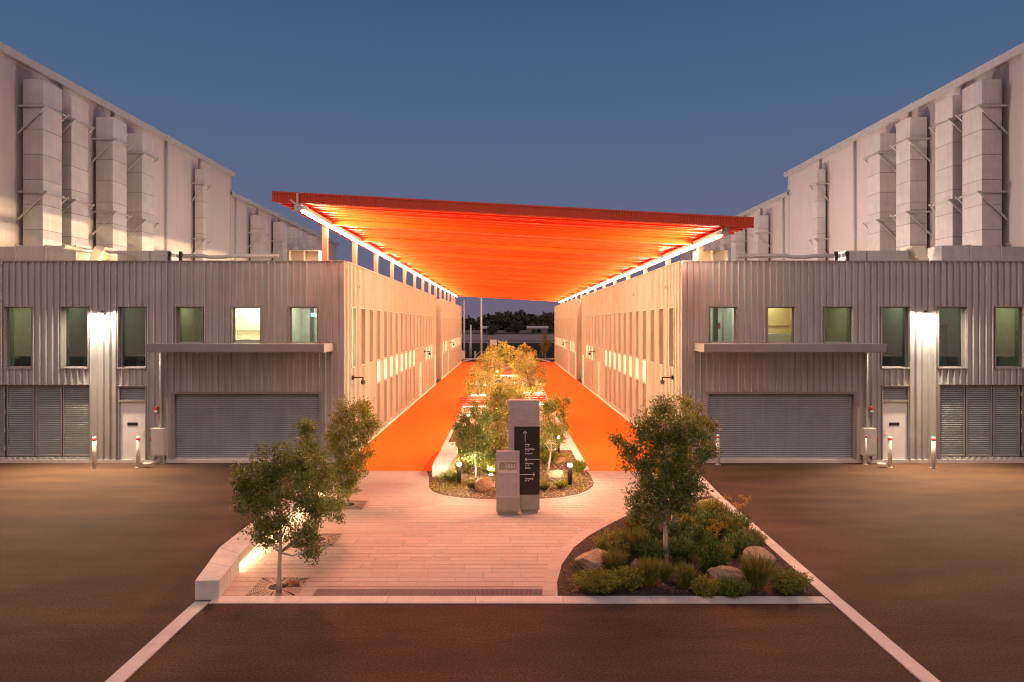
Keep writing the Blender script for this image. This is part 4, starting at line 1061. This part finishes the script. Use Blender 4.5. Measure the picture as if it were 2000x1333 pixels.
for i in range(14):
    for j in range(7):
        big = i > 10; r = .011 if big else (.005 if i in (8, 9, 10) else .008)
        if j < 2 and not big and rr.random() < .45: continue
        dot(b, -.235 + i * .0405, S1 - .0015, .88 - j * .053, r, 1 if (j < 2 and i < 7 and rr.random() < .4) else 0)
b.build('perforation', [M['perf'], M['text']], p2, kind='stuff')
# site map
def pxy(px, py, y=S1): k = y / F; return ((px - VX) * k, H - (py - VY) * k)
b = MB()
def fl(px0, px1, py0, py1, m, dy):
    x0, z0 = pxy(px0, py1); x1, z1 = pxy(px1, py0); b.box(x0, x1, S1 - dy - .001, S1 - dy, z0, z1, m)
fl(972.5, 1010.5, 901, 924, 0, .0005); fl(975, 986, 903, 918, 1, .002); fl(986.8, 1009, 903, 918, 1, .002)
for q in ((988, 989.8), (992, 995.5), (997.3, 1001), (1003.5, 1005.5)): fl(q[0], q[1], 907, 915, 0, .0035)
fl(992.8, 999.5, 919, 920, 1, .002); fl(991.7, 992.4, 918.2, 926, 1, .002)
for q in ((975, 984, 927.5), (976, 987, 929), (990, 992, 927.5), (996, 1001, 926), (1004, 1009, 925.5), (1004, 1007, 928), (1005, 1010, 930)): fl(q[0], q[1], q[2], q[2] + .7, 1, .002)
b.build('site_map', [M['signl'], M['signd']], p2)
# arrows and words
ky = S2 / F
def sx_(p): return (p - VX) * ky
def sz_(p): return H - (p - VY) * ky
def arrow(p, q, hd):
    b = MB(); yy = S2 - .003; w = .013
    P, Q = Vector((sx_(p[0]), yy, sz_(p[1]))), Vector((sx_(q[0]), yy, sz_(q[1])))
    b.beam(P, Q, w, w) if abs(P.x - Q.x) > .01 else b.box(P.x - w / 2, P.x + w / 2, yy - .002, yy + .002, min(P.z, Q.z), max(P.z, Q.z))
    d = (Q - P).normalized(); n = Vector((-d.z, 0, d.x))
    for s in (-1, 1):
        e = Q - d * .055 + n * s * .055; b.beam(Q - d * .003, e, .004, w)
    b.build('arrow', M['text'], bk)
arrow((1025.6, 863.5), (1025.6, 842.8), 0); arrow((1053.4, 897.5), (1025.2, 897.5), 0); arrow((1015.2, 927.1), (1044.6, 927.1), 0)
def word(txt, px, py, size=.056):
    c = bpy.data.curves.new('lettering', 'FONT'); c.body = txt; c.size = size; c.extrude = .0015; c.offset = .0012; c.space_character = .98
    c.materials.append(M['text']); o = bpy.data.objects.new('lettering_curve', c); COL.objects.link(o); bpy.context.view_layer.update()
    me = bpy.data.meshes.new_from_object(o.evaluated_get(bpy.context.evaluated_depsgraph_get())); bpy.data.objects.remove(o)
    o = bpy.data.objects.new('lettering', me); COL.objects.link(o); o.parent = bk
    w = Vector((sx_(px), S2 - .003, sz_(py) - size * .34)); o.location = w - WL[bk]; o.rotation_euler = (R(90), 0, 0); WL[o] = w
for t_, y_ in (('Annex', 868.2), ('1 – 4', 872.0), ('Sound Stage', 877.2), ('1 – 4', 880.9), ('Boneyard', 886.1), ('Workshop', 905.4), ('1 – 2', 909.2), ('Backlot', 914.2), ('Workshop', 935.2), ('3 – 4', 939.0)):
    word(t_, 1025.2, y_)

# ------------------------------------------------------------------ foliage
def np_mesh(name, V, Fc, m, smooth=False):
    me = bpy.data.meshes.new(name); V = np.asarray(V, np.float32); Fc = np.asarray(Fc, np.int32); k = Fc.shape[1]
    me.vertices.add(len(V)); me.vertices.foreach_set('co', V.ravel())
    me.loops.add(Fc.size); me.loops.foreach_set('vertex_index', Fc.ravel())
    me.polygons.add(len(Fc)); me.polygons.foreach_set('loop_start', np.arange(0, Fc.size, k, dtype=np.int32))
    me.materials.append(m); me.update(calc_edges=True); return me
def leaves(C, D, L, Wd, rs, flat=.3):
    """diamond leaves at centres C, along D, length L, width Wd"""
    n = len(C); D = D / np.linalg.norm(D, axis=1)[:, None]
    r = rs.normal(size=(n, 3)); S = np.cross(D, r); S /= np.linalg.norm(S, axis=1)[:, None] + 1e-9
    N = np.cross(D, S); l = (L * rs.uniform(.7, 1.25, n))[:, None]; w = (Wd * rs.uniform(.7, 1.2, n))[:, None]
    V = np.stack([C, C + D * l * .45 + S * w / 2 + N * w * .2, C + D * l, C + D * l * .45 - S * w / 2 + N * w * .2], 1).reshape(-1, 3)
    return V, np.arange(4 * n).reshape(n, 4)

def tree(base, blobs, seed, label, group, dens=1.0, leafL=.075, m='leaf', trunk_r=.045, depth=.75, lean=0.0, sprig=.12, bm='bark', world=None, s=None, fork=.38, cat='tree'):
    rs = np.random.RandomState(seed)
    if world: bx_, by_ = world
    else: bx_, by_ = G(*base)
    s = F / by_
    t = thing('tree', label, cat, (bx_, by_, 0), group)
    B = []
    zc = [(base[1] - q[1]) / s for q in blobs]
    for (px, py, r), z in zip(blobs, zc):
        x = (px - base[0]) / s; rr = r / s * .84
        B.append((np.array([x, rs.uniform(-.35, .35) * depth, max(z, rr * .6)]), rr))
    top = max(b[0][2] for b in B); cxm = np.mean([b[0][0] for b in B])
    # trunk
    w = MB(); zf = top * fork
    pts = [(0, 0, .0)]; rad = [trunk_r * 1.25]; n = 7
    for k in range(1, n + 1):
        f = k / n; pts.append((cxm * f * .5 + rs.normal() * .018 * f + lean * f, rs.normal() * .015, top * .82 * f)); rad.append(trunk_r * (1 - .72 * f))
    w.path(pts, rad, 9)
    def trunk_at(z):
        f = min(max(z / (top * .82), 0), 1) * n; i = min(int(f), n - 1); a, b = np.array(pts[i]), np.array(pts[i + 1]); return a + (b - a) * (f - i), rad[i]
    V = []; Fs = []; nv = 0; tw = []
    for c, r in B:
        z0 = min(max(zf * .8, c[2] - r - abs(c[0]) * .8 - .2), top * .75)
        a, ra = trunk_at(max(z0, zf * .55)); mid = (a + c) / 2 + np.array([0, 0, -.05]) + rs.normal(size=3) * .03
        w.path([a, mid, c], [ra * .55, ra * .38, ra * .15], 5)
        nc = int(13.5 * dens * (r / .25) ** 2) + 5
        for _ in range(nc):
            d = rs.normal(size=3); d /= np.linalg.norm(d); rad_ = r * (rs.uniform(.15, 1.0) ** .5) * rs.uniform(.8, 1.28)
            cc = c + d * rad_ * np.array([1, 1.15, .92])
            if cc[2] < .25: continue
            tw.append((c + (cc - c) * .15, cc))
            k = rs.randint(26, 44); out = d * .9 + np.array([0, 0, .55])
            C = cc + rs.normal(size=(k, 3)) * sprig * .5 + out * rs.uniform(-.1, .12, (k, 1)); D = out + rs.normal(size=(k, 3)) * .9
            v, f = leaves(C, D, leafL, leafL * .40, rs); V.append(v); Fs.append(f + nv); nv += len(v)
    for a, c in tw:
        if rs.rand() < .8: w.path([a, (a + c) / 2 + rs.normal(size=3) * .02, c], [.0075, .0055, .003], 3)
    w.v = [tuple(np.array(v) + np.array([bx_, by_, 0])) for v in w.v]
    w.build('trunk', M[bm], t, smooth=True)
    me = np_mesh('crown', np.concatenate(V), np.concatenate(Fs), M[m]); put('crown', me, (bx_, by_, 0), t)
    return t
GT = 'young trees in iron grates'; IT = 'trees of the planted island'
tree((545, 1156), [(505, 925, 38), (545, 905, 40), (590, 905, 42), (500, 975, 30), (545, 965, 42), (598, 960, 38), (615, 990, 28), (505, 1035, 32), (545, 1020, 28), (580, 1050, 22), (610, 1065, 27), (520, 1060, 22), (610, 1030, 24), (480, 950, 16)],
     21, 'dark leafy young tree in the iron grate nearest the front kerb', GT, 1.25, .080, 'leaf', .05)
tree((617, 1058), [(595, 832, 13), (603, 858, 15), (612, 885, 22), (590, 900, 26), (625, 910, 30), (600, 940, 34), (640, 945, 30), (625, 985, 26), (652, 985, 24), (655, 1010, 12), (612, 835, 8)],
     22, 'young tree with a thin upright top in the middle iron grate', GT, 1.1, .078, 'leaf', .045)
tree((679, 987), [(680, 800, 20), (700, 810, 22), (665, 830, 26), (705, 845, 32), (725, 830, 16), (670, 875, 32), (710, 885, 28), (655, 915, 28), (690, 925, 32), (675, 955, 24), (712, 795, 12), (650, 860, 18)],
     23, 'tallest, lighter green young tree in the iron grate nearest the left building', GT, 1.05, .085, 'leafy', .045)
tree((1301, 1100), [(1300, 840, 46), (1265, 850, 34), (1340, 850, 38), (1225, 870, 24), (1250, 900, 36), (1300, 895, 46), (1345, 905, 42), (1375, 880, 18), (1265, 950, 38), (1310, 950, 46), (1350, 945, 32), (1240, 985, 24), (1285, 990, 34), (1330, 985, 30), (1205, 860, 10), (1290, 800, 20), (1370, 850, 16), (1235, 1010, 14)],
     24, 'largest bushy tree with a white papery trunk, front of the right garden bed', None, 1.3, .082, 'leaf', .062)
tree((1313, 1040), [(1345, 795, 16), (1355, 820, 22), (1380, 835, 14), (1335, 830, 24), (1300, 795, 12), (1320, 870, 30), (1340, 900, 30), (1300, 920, 28), (1380, 870, 14)],
     25, 'tree just behind the largest one in the right garden bed, its pale trunk peeping out', None, 1.0, .085, 'leafy', .06)
tree((930, 941), [(925, 800, 18), (905, 815, 16), (945, 815, 16), (900, 845, 18), (930, 845, 24), (952, 850, 16), (915, 875, 20), (942, 880, 18), (925, 895, 16), (893, 830, 8)],
     26, 'small tree with a thin pale trunk at the left front of the island', IT, 1.15, .080, 'leaf', .04)
tree((1070, 925), [(1085, 790, 16), (1108, 785, 10), (1070, 805, 15), (1098, 810, 18), (1075, 835, 20), (1102, 840, 15), (1060, 860, 13), (1088, 862, 15), (1065, 790, 10)],
     27, 'small tree with a leaning pale trunk right of the tall sign', IT, 1.1, .080, 'leafy', .04, lean=.15)
tree((985, 905), [(985, 765, 22), (965, 780, 20), (1010, 785, 22), (980, 805, 30), (1015, 815, 26), (960, 820, 22), (985, 850, 30), (965, 870, 24), (1030, 800, 14)],
     28, 'pale golden tree directly behind the tall sign', IT, 1.0, .095, 'leafg', .045)
for base, bl, sd_, lb, wd in (
    ((937, 838), [(940, 735, 20), (920, 748, 15), (955, 745, 18), (935, 760, 18), (915, 768, 10), (955, 770, 14), (925, 728, 9)], 29, 'golden tree on the left of the island, second row', .09),
    ((1040, 830), [(1035, 715, 20), (1055, 725, 16), (1020, 730, 18), (1045, 745, 20), (1062, 745, 12), (1025, 755, 18), (1045, 765, 12), (1000, 765, 22), (975, 770, 14)], 30, 'golden tree on the right of the island, second row', .09),
    ((958, 793), [(955, 700, 16), (940, 712, 13), (965, 715, 16), (950, 728, 12), (975, 730, 12)], 31, 'golden tree on the left of the island, third row', .12),
    ((1022, 785), [(1020, 702, 14), (1036, 700, 12), (1008, 712, 14), (1030, 718, 13), (1012, 730, 12), (1045, 715, 8)], 32, 'golden tree on the right of the island, third row', .12),
    ((982, 757), [(985, 680, 12), (970, 688, 12), (998, 690, 13), (978, 702, 13), (995, 706, 11), (962, 698, 8)], 33, 'golden tree in the middle of the island, fourth row', .14),
    ((1025, 742), [(1022, 678, 7), (1032, 686, 8), (1015, 690, 9), (1030, 698, 8), (1040, 692, 6)], 34, 'small round tree on the far right of the island', .16),
    ((962, 731), [(962, 680, 6), (955, 688, 7), (968, 690, 7), (960, 697, 7)], 35, 'small round tree on the far left of the island', .16)):
    tree(base, bl, sd_, lb, IT, .42 if wd > .1 else .6, wd, 'leafg', .05, sprig=.18)
tree((1065, 703), [(1065, 662, 6), (1061, 672, 8), (1069, 673, 8), (1065, 684, 9), (1066, 655, 3)], 36, 'slim upright tree alone at the far end of the orange walkway', None, .22, .17, 'leafg', .09, depth=.5, sprig=.2)

# understorey plants
def plant(kind, x, y, h, r, seed, name, label, group, cat='shrub', m=None, m2=None):
    rs = np.random.RandomState(seed); V = []; Fs = []; nv = 0; t = thing(name, label, cat, (x, y, .02), group)
    if kind == 'tuft':
        n = int(900 * max(r, .2) / .2); n = min(n, 1500)
        an = rs.uniform(0, 6.283, n); sp = rs.uniform(0, 1, n) ** .7
        D = np.stack([np.cos(an) * sp * r / h * .95, np.sin(an) * sp * r / h * .95, np.ones(n)], 1)
        C = np.stack([np.cos(an) * sp * r * .25, np.sin(an) * sp * r * .25, rs.uniform(0, .5, n) * h], 1)
        C[:, :2] += D[:, :2] * C[:, 2:3]; D = D + rs.normal(size=(n, 3)) * .22
        v, f = leaves(C, D, h * .42, .014, rs); V.append(v); Fs.append(f)
    else:
        ns = int(44 * (r / .3)) + 16; w = MB()
        for _ in range(ns):
            an = rs.uniform(0, 6.283); sp = rs.uniform(0, 1) ** .6; hh = h * rs.uniform(.55, 1) * (1 - .35 * sp)
            tip = np.array([math.cos(an) * sp * r, math.sin(an) * sp * r, hh]); root = tip * np.array([.2, .2, 0]); k = 60 if kind == 'bush' else 34
            fr = rs.uniform(.25, 1, k)[:, None]; C = root + (tip - root) * fr + rs.normal(size=(k, 3)) * .03; D = (tip - root) * .6 + rs.normal(size=(k, 3)) * np.linalg.norm(tip) * .45
            v, f = leaves(C, D, rs.uniform(.055, .075) if kind == 'bush' else .06, .020, rs); V.append(v); Fs.append(f + nv); nv += len(v)
            w.path([root, tip], [.005, .003], 3)
        w.v = [(a + x, b + y, c + .02) for a, b, c in w.v]; w.build('stem', M['bark'] if kind == 'bush' else M['leafd'], t)
    put('leaves', np_mesh('leaves', np.concatenate(V), np.concatenate(Fs), M[m or 'leafy']), (x, y, .02), t)
    if kind == 'paw':
        V = []; Fs = []; nv = 0; w = MB()
        for _ in range(11):
            an = rs.uniform(0, 6.283); sp = rs.uniform(0, 1); tip = np.array([math.cos(an) * sp * r * .9, math.sin(an) * sp * r * .9, h * rs.uniform(.95, 1.35)])
            w.path([(0, 0, 0), tip * .6, tip], [.004, .003, .003], 3); k = 26
            C = tip + rs.normal(size=(k, 3)) * .03; v, f = leaves(C, rs.normal(size=(k, 3)) + [0, 0, .4], .045, .02, rs); V.append(v); Fs.append(f + nv); nv += len(v)
        w.v = [(a + x, b + y, c + .02) for a, b, c in w.v]; w.build('flower_stalk', M['leafd'], t)
        put('flowers', np_mesh('flowers', np.concatenate(V), np.concatenate(Fs), M['flower']), (x, y, .02), t)['kind'] = 'stuff'
    return t
PL = [  # kind, px, py (foot), height px, radius px, material, label
    ('bush', 1165, 1158, 46, 38, 'leafy', 'low yellow green shrub in front of the leftmost boulder of the right bed'),
    ('bush', 1222, 1152, 42, 30, 'leafy', 'low yellow green shrub right of the front left one'),
    ('tuft', 1268, 1150, 62, 22, 'leafs', 'grey green feathery tuft left of the big white trunk, near the kerb'),
    ('tuft', 1296, 1140, 44, 17, 'leafs', 'small feathery tuft just in front of the big white trunk'),
    ('tuft', 1338, 1152, 52, 20, 'leafs', 'grey green feathery tuft right of the big white trunk, near the kerb'),
    ('bush', 1375, 1164, 36, 22, 'leafy', 'small light green shrub left of the front middle boulder'),
    ('bush', 1432, 1164, 30, 26, 'leafd', 'low dark green shrub in front of the middle boulder'),
    ('tuft', 1478, 1155, 72, 30, 'leafs', 'tall feathery tuft between the middle and right boulders'),
    ('bush', 1540, 1158, 48, 36, 'leafy', 'yellow green shrub at the right front corner of the bed'),
    ('tuft', 1200, 1122, 46, 24, 'leafs', 'soft grey tuft behind the leftmost boulder'),
    ('bush', 1195, 1092, 60, 34, 'leafy', 'tall olive shrub at the curved left edge of the bed'),
    ('tuft', 1238, 1090, 62, 28, 'leafs', 'wide feathery tuft behind the leftmost boulder'),
    ('bush', 1268, 1098, 52, 26, 'leafd', 'dark green shrub left of the big white trunk'),
    ('tuft', 1216, 1080, 34, 12, 'leafo', 'small rust coloured tuft by the curved left edge'),
    ('bush', 1330, 1098, 52, 28, 'leafd', 'dark green shrub right of the big white trunk'),
    ('paw', 1392, 1120, 72, 32, 'leafd', 'kangaroo paw plant with yellow flowers in the middle of the right bed'),
    ('tuft', 1382, 1110, 40, 14, 'leafo', 'rust coloured tuft under the yellow flowers'),
    ('tuft', 1410, 1112, 50, 20, 'leafs', 'feathery tuft behind the middle boulder'),
    ('bush', 1445, 1088, 52, 32, 'leafd', 'deep green shrub left of the right boulder'),
    ('bush', 1362, 1078, 50, 26, 'leafd', 'bright green shrub behind the big tree'),
    ('paw', 1270, 1065, 44, 26, 'leafd', 'kangaroo paw plant with yellow flowers left of the trunks'),
    ('paw', 1330, 1062, 46, 28, 'leafd', 'kangaroo paw plant with yellow flowers right of the rear trunk'),
    ('bush', 1385, 1050, 52, 32, 'leafd', 'deep green shrub in the middle of the bed, behind the flowers'),
    ('bush', 1420, 1052, 46, 30, 'leafy', 'light green shrub near the right kerb'),
    ('paw', 1440, 1046, 52, 26, 'leafd', 'kangaroo paw plant with yellow flowers beside the right kerb'),
    ('bush', 1392, 1018, 44, 26, 'leafy', 'light green shrub in front of the rear boulder'),
    ('bush', 1350, 1025, 40, 24, 'leafd', 'dark green shrub at the back of the right bed'),
    ('bush', 1262, 1035, 36, 24, 'leafd', 'dark green shrub at the back left of the bed'),
    ('tuft', 1235, 1042, 30, 14, 'leafo', 'rust coloured tuft at the back left of the bed'),
    ('bush', 1470, 1075, 44, 22, 'leafs', 'grey green shrub behind the right boulder'),
]
for i, (k, px, py, hp, rp, m_, lb) in enumerate(PL):
    x, y = G(px, py); s = F / y
    plant(k, x, y, hp / s * 1.08, rp / s * 1.2, 100 + i, {'bush': 'shrub', 'tuft': 'grass_tuft', 'paw': 'flowering_plant'}[k], lb, 'plants of the right garden bed', {'bush': 'shrub', 'tuft': 'grass tuft', 'paw': 'flower'}[k], m_)
PI = [('tuft', 880, 942, 20, 18, 'leafs', 'pale grassy tuft beside the left bollard light'), ('bush', 955, 925, 24, 20, 'leafy', 'low green shrub left of the lower sign panel'),
      ('bush', 945, 912, 24, 20, 'leafd', 'dark shrub behind the boulder of the island'), ('tuft', 1130, 925, 22, 14, 'leafy', 'small green tuft right of the right bollard light'),
      ('bush', 1073, 905, 22, 18, 'leafy', 'green shrub beside the leaning tree trunk'), ('bush', 975, 905, 26, 20, 'leafd', 'green shrub left of the tall sign, further back'),
      ('tuft', 905, 925, 20, 16, 'leafs', 'pale tuft behind the left bollard light'), ('bush', 1060, 890, 24, 20, 'leafd', 'dark shrub behind the leaning tree'),
      ('tuft', 925, 955, 16, 14, 'leafs', 'pale tuft in front of the left island trunk'), ('tuft', 1062, 958, 14, 14, 'leafs', 'pale low tuft right of the sign plinth'),
      ('bush', 900, 890, 24, 20, 'leafd', 'shrub beside the curved concrete bench'), ('bush', 935, 880, 24, 22, 'leafy', 'shrub in the middle left of the island'),
      ('tuft', 1095, 955, 14, 12, 'leafy', 'pale low tuft left of the right bollard light'), ('bush', 915, 862, 22, 20, 'leafy', 'shrub at the far end of the curved concrete bench')]
for i, (k, px, py, hp, rp, m_, lb) in enumerate(PI):
    x, y = G(px, py); s = F / y
    plant(k, x, y, hp / s * 1.25, rp / s * 1.45, 200 + i, {'bush': 'shrub', 'tuft': 'grass_tuft'}[k], lb, 'plants of the island', {'bush': 'shrub', 'tuft': 'grass tuft'}[k], m_)
# low ground cover in the island
rs = np.random.RandomState(77); n = 26000
C = np.stack([rs.uniform(-2.5, 2.65, n), rs.uniform(21.2, 36, n), np.full(n, .022)], 1)
nz = np.sin(C[:, 0] * 2.3 + 1) + np.sin(C[:, 1] * 1.7) + np.sin(C[:, 0] * 1.1 - C[:, 1] * 2.1) + rs.normal(size=n) * .5
keep = nz > .1; C = C[keep]; C = np.array([c for c in C if c[1] > 24.7 or inpoly(c[0], c[1], isl_in)])
C = C[~((C[:, 0] > 1.6) & (C[:, 1] > 28.9) & (C[:, 1] < 31.8))]
D = rs.normal(size=C.shape) * .6 + [0, 0, 1]; v, f = leaves(C, D, .10, .028, rs)
o = put('ground_cover', np_mesh('ground_cover', v, f, M['leafg']), (0, 0, 0)); setp(o, kind='stuff')
n = 9000; C = []
for k in range(9): pass
C = np.stack([rs.uniform(-2.5, 2.6, n), rs.uniform(37, 95, n), np.full(n, .03)], 1); C = C[(np.sin(C[:, 1] * .9) + np.sin(C[:, 0] * 1.9 + C[:, 1] * .4)) > .7]
D = rs.normal(size=C.shape) * .6 + [0, 0, 1.2]; v, f = leaves(C, D, .28, .08, rs)
o = put('ground_cover', np_mesh('ground_cover', v, f, M['leafg']), (0, 0, 0)); setp(o, kind='stuff')

# boulders
def boulder(px, py, wp, hp, seed, label, m, flat=1.0):
    x, y = G(px, py); s = F / y; w, h = wp / s / 2, hp / s
    rs = np.random.RandomState(seed); import bmesh
    bm = bmesh.new(); bmesh.ops.create_icosphere(bm, subdivisions=4, radius=1.0)
    pl = [(lambda d: d / np.linalg.norm(d))(rs.normal(size=3) * [1, 1, .8]) for _ in range(13)]; dd = rs.uniform(.52, .85, 13)
    ph = rs.uniform(0, 6, 6)
    for vtx in bm.verts:
        p = np.array(vtx.co)
        for q, d_ in zip(pl, dd):
            e = p @ q - d_
            if e > 0: p = p - q * e * .92
        p = p * (1 + .03 * math.sin(p[0] * 7 + ph[0]) * math.sin(p[1] * 6 + ph[1]) + .02 * math.sin(p[2] * 13 + ph[2] + p[0] * 9))
        vtx.co = (p[0] * w * 1.15, p[1] * w * .8, (p[2] * .62 + .42) * h)
    me = bpy.data.meshes.new('boulder'); bm.to_mesh(me); bm.free(); me.materials.append(m)
    o = put('boulder', me, (x, y, .0), rot=(0, 0, 0)); setp(o, label, 'boulder', 'sandstone boulders')
boulder(1160, 1112, 74, 38, 1, 'pale boulder at the curved left edge of the right garden bed', M['rock'])
boulder(1240, 1120, 16, 30, 2, 'small upright stone right of the leftmost boulder', M['rock'])
boulder(1416, 1143, 72, 34, 3, 'boulder with a grey left side near the front kerb, middle of the bed', M['rock'])
boulder(1477, 1104, 68, 34, 4, 'boulder nearest the right kerb in the right garden bed', M['rock'])
boulder(1385, 998, 48, 28, 5, 'boulder at the back corner of the right garden bed', M['rock'])
boulder(949, 961, 40, 28, 6, 'reddish brown angular boulder left of the sign in the island', M['rocko'])
boulder(1086, 941, 34, 24, 7, 'pale cream boulder right of the sign in the island', M['rock'])
boulder(1094, 908, 30, 15, 8, 'low reddish boulder behind the right bollard light', M['rocko'])
boulder(1080, 895, 26, 13, 10, 'flat reddish boulder near the stepping pavers', M['rocko'])

# ------------------------------------------------------------------ far end
def pole(px, pyb, pyt, r, label):
    x, y = G(px, pyb); z = H - (pyt - VY) * y / F
    t = thing('flagpole', label, 'pole', (x, y, 0), 'bare white poles past the walkway')
    b = MB(); b.tube((x, y, 0), (x, y, z), r, r * .7, 10); b.build('shaft', M['white'], t, smooth=True)
    b = MB(); b.lathe([(.03, 0), (.10, .04), (.03, .12)], 10, (x, y, z)); b.build('finial', M['white'], t)
pole(906.5, 700, 587, .16, 'bare white pole nearest the left passage wall'); pole(919.5, 699, 636, .16, 'shortest bare white pole'); pole(940, 701.5, 581, .2, 'tallest bare white pole')
fn = thing('shade_cloth_fence', 'low dark green cloth fence beyond the end of the walkway', 'fence', (0, 112, 0))
for k in range(16):
    x = -24 + k * 3; b = MB(); b.box(x + .05, x + 2.95, 112, 112.03, .1, 2.25); b.build('fence_panel', M['mesh'], fn)
    b = MB(); b.tube((x, 112, 0), (x, 112, 2.4), .05); b.build('fence_post', M['galv'], fn)
sb = thing('notice_board', 'small pale board on two posts before the green fence', 'sign', (-2.05, 106, 0))
b = MB(); b.box(-2.5, -1.45, 106, 106.06, 2.05, 2.95); b.build('board', M['cream'], sb)
for x in (-2.4, -1.6):
    b = MB(); b.box(x, x + .06, 106.061, 106.12, 0, 2.9); b.build('post', M['galv'], sb)
b = MB(); b.box(-60, 60, 103.6, 104.0, 0, .14); b.build('far_kerb', M['white'], kind='structure')
b = MB(); b.prism([(-6.3, 97.3), (-6.1, 97.3), (-5.0, 103.5), (-5.4, 103.5)], .004, .1); b.prism([(6.0, 97.3), (6.3, 97.3), (5.2, 103.5), (4.8, 103.5)], .004, .1); b.build('far_crossing_kerb', M['white'], kind='structure')
ub = thing('utility_box', 'cream utility box by the left passage wall at the far end', 'utility box', (-6.8, 106.5, 0))
b = MB(); b.box(-7.2, -6.4, 106.2, 106.9, 0, 1.2); b.build('box_body', M['cream'], ub, bevel=.02); b = MB(); b.box(-7.25, -6.35, 106.15, 106.95, 1.2, 1.27); b.build('lid', M['lite'], ub)
bg_ = thing('boom_gate', 'white boom gate with a raised slanting arm by the poles', 'gate', (-4.6, 107, 0))
b = MB(); b.box(-5.0, -4.7, 106.9, 107.2, 0, 1.1); b.build('gate_post', M['white'], bg_); b = MB(); b.beam((-4.8, 106.88, .3), (-3.9, 106.88, 1.3), .05, .1); b.beam((-3.9, 106.88, 1.1), (-1.0, 106.88, 1.1), .05, .08); b.build('gate_arm', M['white'], bg_)

def wood(name, y, x0, x1, n, hmin, hmax, seed, ls):
    rs = np.random.RandomState(seed); V = []; Fs = []; nv = 0
    xs = np.linspace(x0, x1, n) + rs.normal(size=n) * 3
    for x in xs:
        h = rs.uniform(hmin, hmax) * (1 + .18 * math.sin(x * .035) + .12 * math.sin(x * .11 + 1)); r = h * rs.uniform(.35, .6); yy = y + rs.uniform(-18, 18); k = int(240)
        d = rs.normal(size=(k, 3)); d /= np.linalg.norm(d, axis=1)[:, None]
        C = np.array([x, yy, h - r * .85]) + d * np.array([r, r, r * .85]) * rs.uniform(.55, 1.08, (k, 1)); C[:, 2] = np.maximum(C[:, 2], .5)
        k2 = 120; C2 = np.stack([x + rs.normal(size=k2) * r * .8, yy + rs.normal(size=k2) * r * .5, rs.uniform(0, h - r, k2)], 1); C = np.concatenate([C, C2])
        v, f = leaves(C, rs.normal(size=C.shape), ls, ls * .8, rs); V.append(v); Fs.append(f + nv); nv += len(v)
    o = put(name, np_mesh(name, np.concatenate(V), np.concatenate(Fs), M['farleaf']), (0, 0, 0)); setp(o, kind='stuff')
wood('distant_wood', 600, -110, 130, 46, 10, 15.5, 5, 3.2)
wood('distant_scrub', 420, -70, 90, 26, 1.2, 3.2, 6, 1.0)
tree((961, 655), [(961, 642, 5), (957, 646, 4), (965, 646, 4), (961, 649, 5)], 51, 'lone dark bush standing in the far paddock, left one', 'lone trees in the far paddock', .05, .9, 'farleaf', .3, sprig=.9)
tree((1009, 652), [(1009, 636, 5), (1005, 640, 5), (1013, 640, 5), (1009, 645, 5)], 52, 'lone dark tree standing in the far paddock, right one', 'lone trees in the far paddock', .05, .9, 'farleaf', .3, sprig=.9)
for x, y, w, lb in ((-14.0, 500, 9, 'low pale shed at the edge of the distant wood, left of centre'), (24, 520, 16, 'low pale shed at the edge of the distant wood, right of centre')):
    t = thing('distant_shed', lb, 'shed', (x, y, 0)); b = MB(); b.box(x - w / 2, x + w / 2, y, y + 6, 0, 2.0); b.build('wall', M['grassf'], t)
    b = MB(); b.add([(x - w / 2 - .3, y - .3, 2.0), (x + w / 2 + .3, y - .3, 2.0), (x + w / 2 + .3, y + 3, 3.8), (x - w / 2 - .3, y + 3, 3.8), (x - w / 2 - .3, y + 6.3, 2.6), (x + w / 2 + .3, y + 6.3, 2.6)], [(0, 1, 2, 3), (3, 2, 5, 4)]); b.build('roof', M['duct'], t)

# manhole covers beside the bollards
for px, py, lb in ((288, 905.5, 'round cover in the asphalt by the left white door'), (1722, 906, 'round cover in the asphalt by the right white door')):
    x, y = G(px, py); b = MB(); b.lathe([(.17, .002), (.17, .010), (.16, .012)], 20, (x, y, 0)); o = b.build('manhole_cover', M['kerb'], at=(x, y, 0)); setp(o, lb, 'manhole cover')
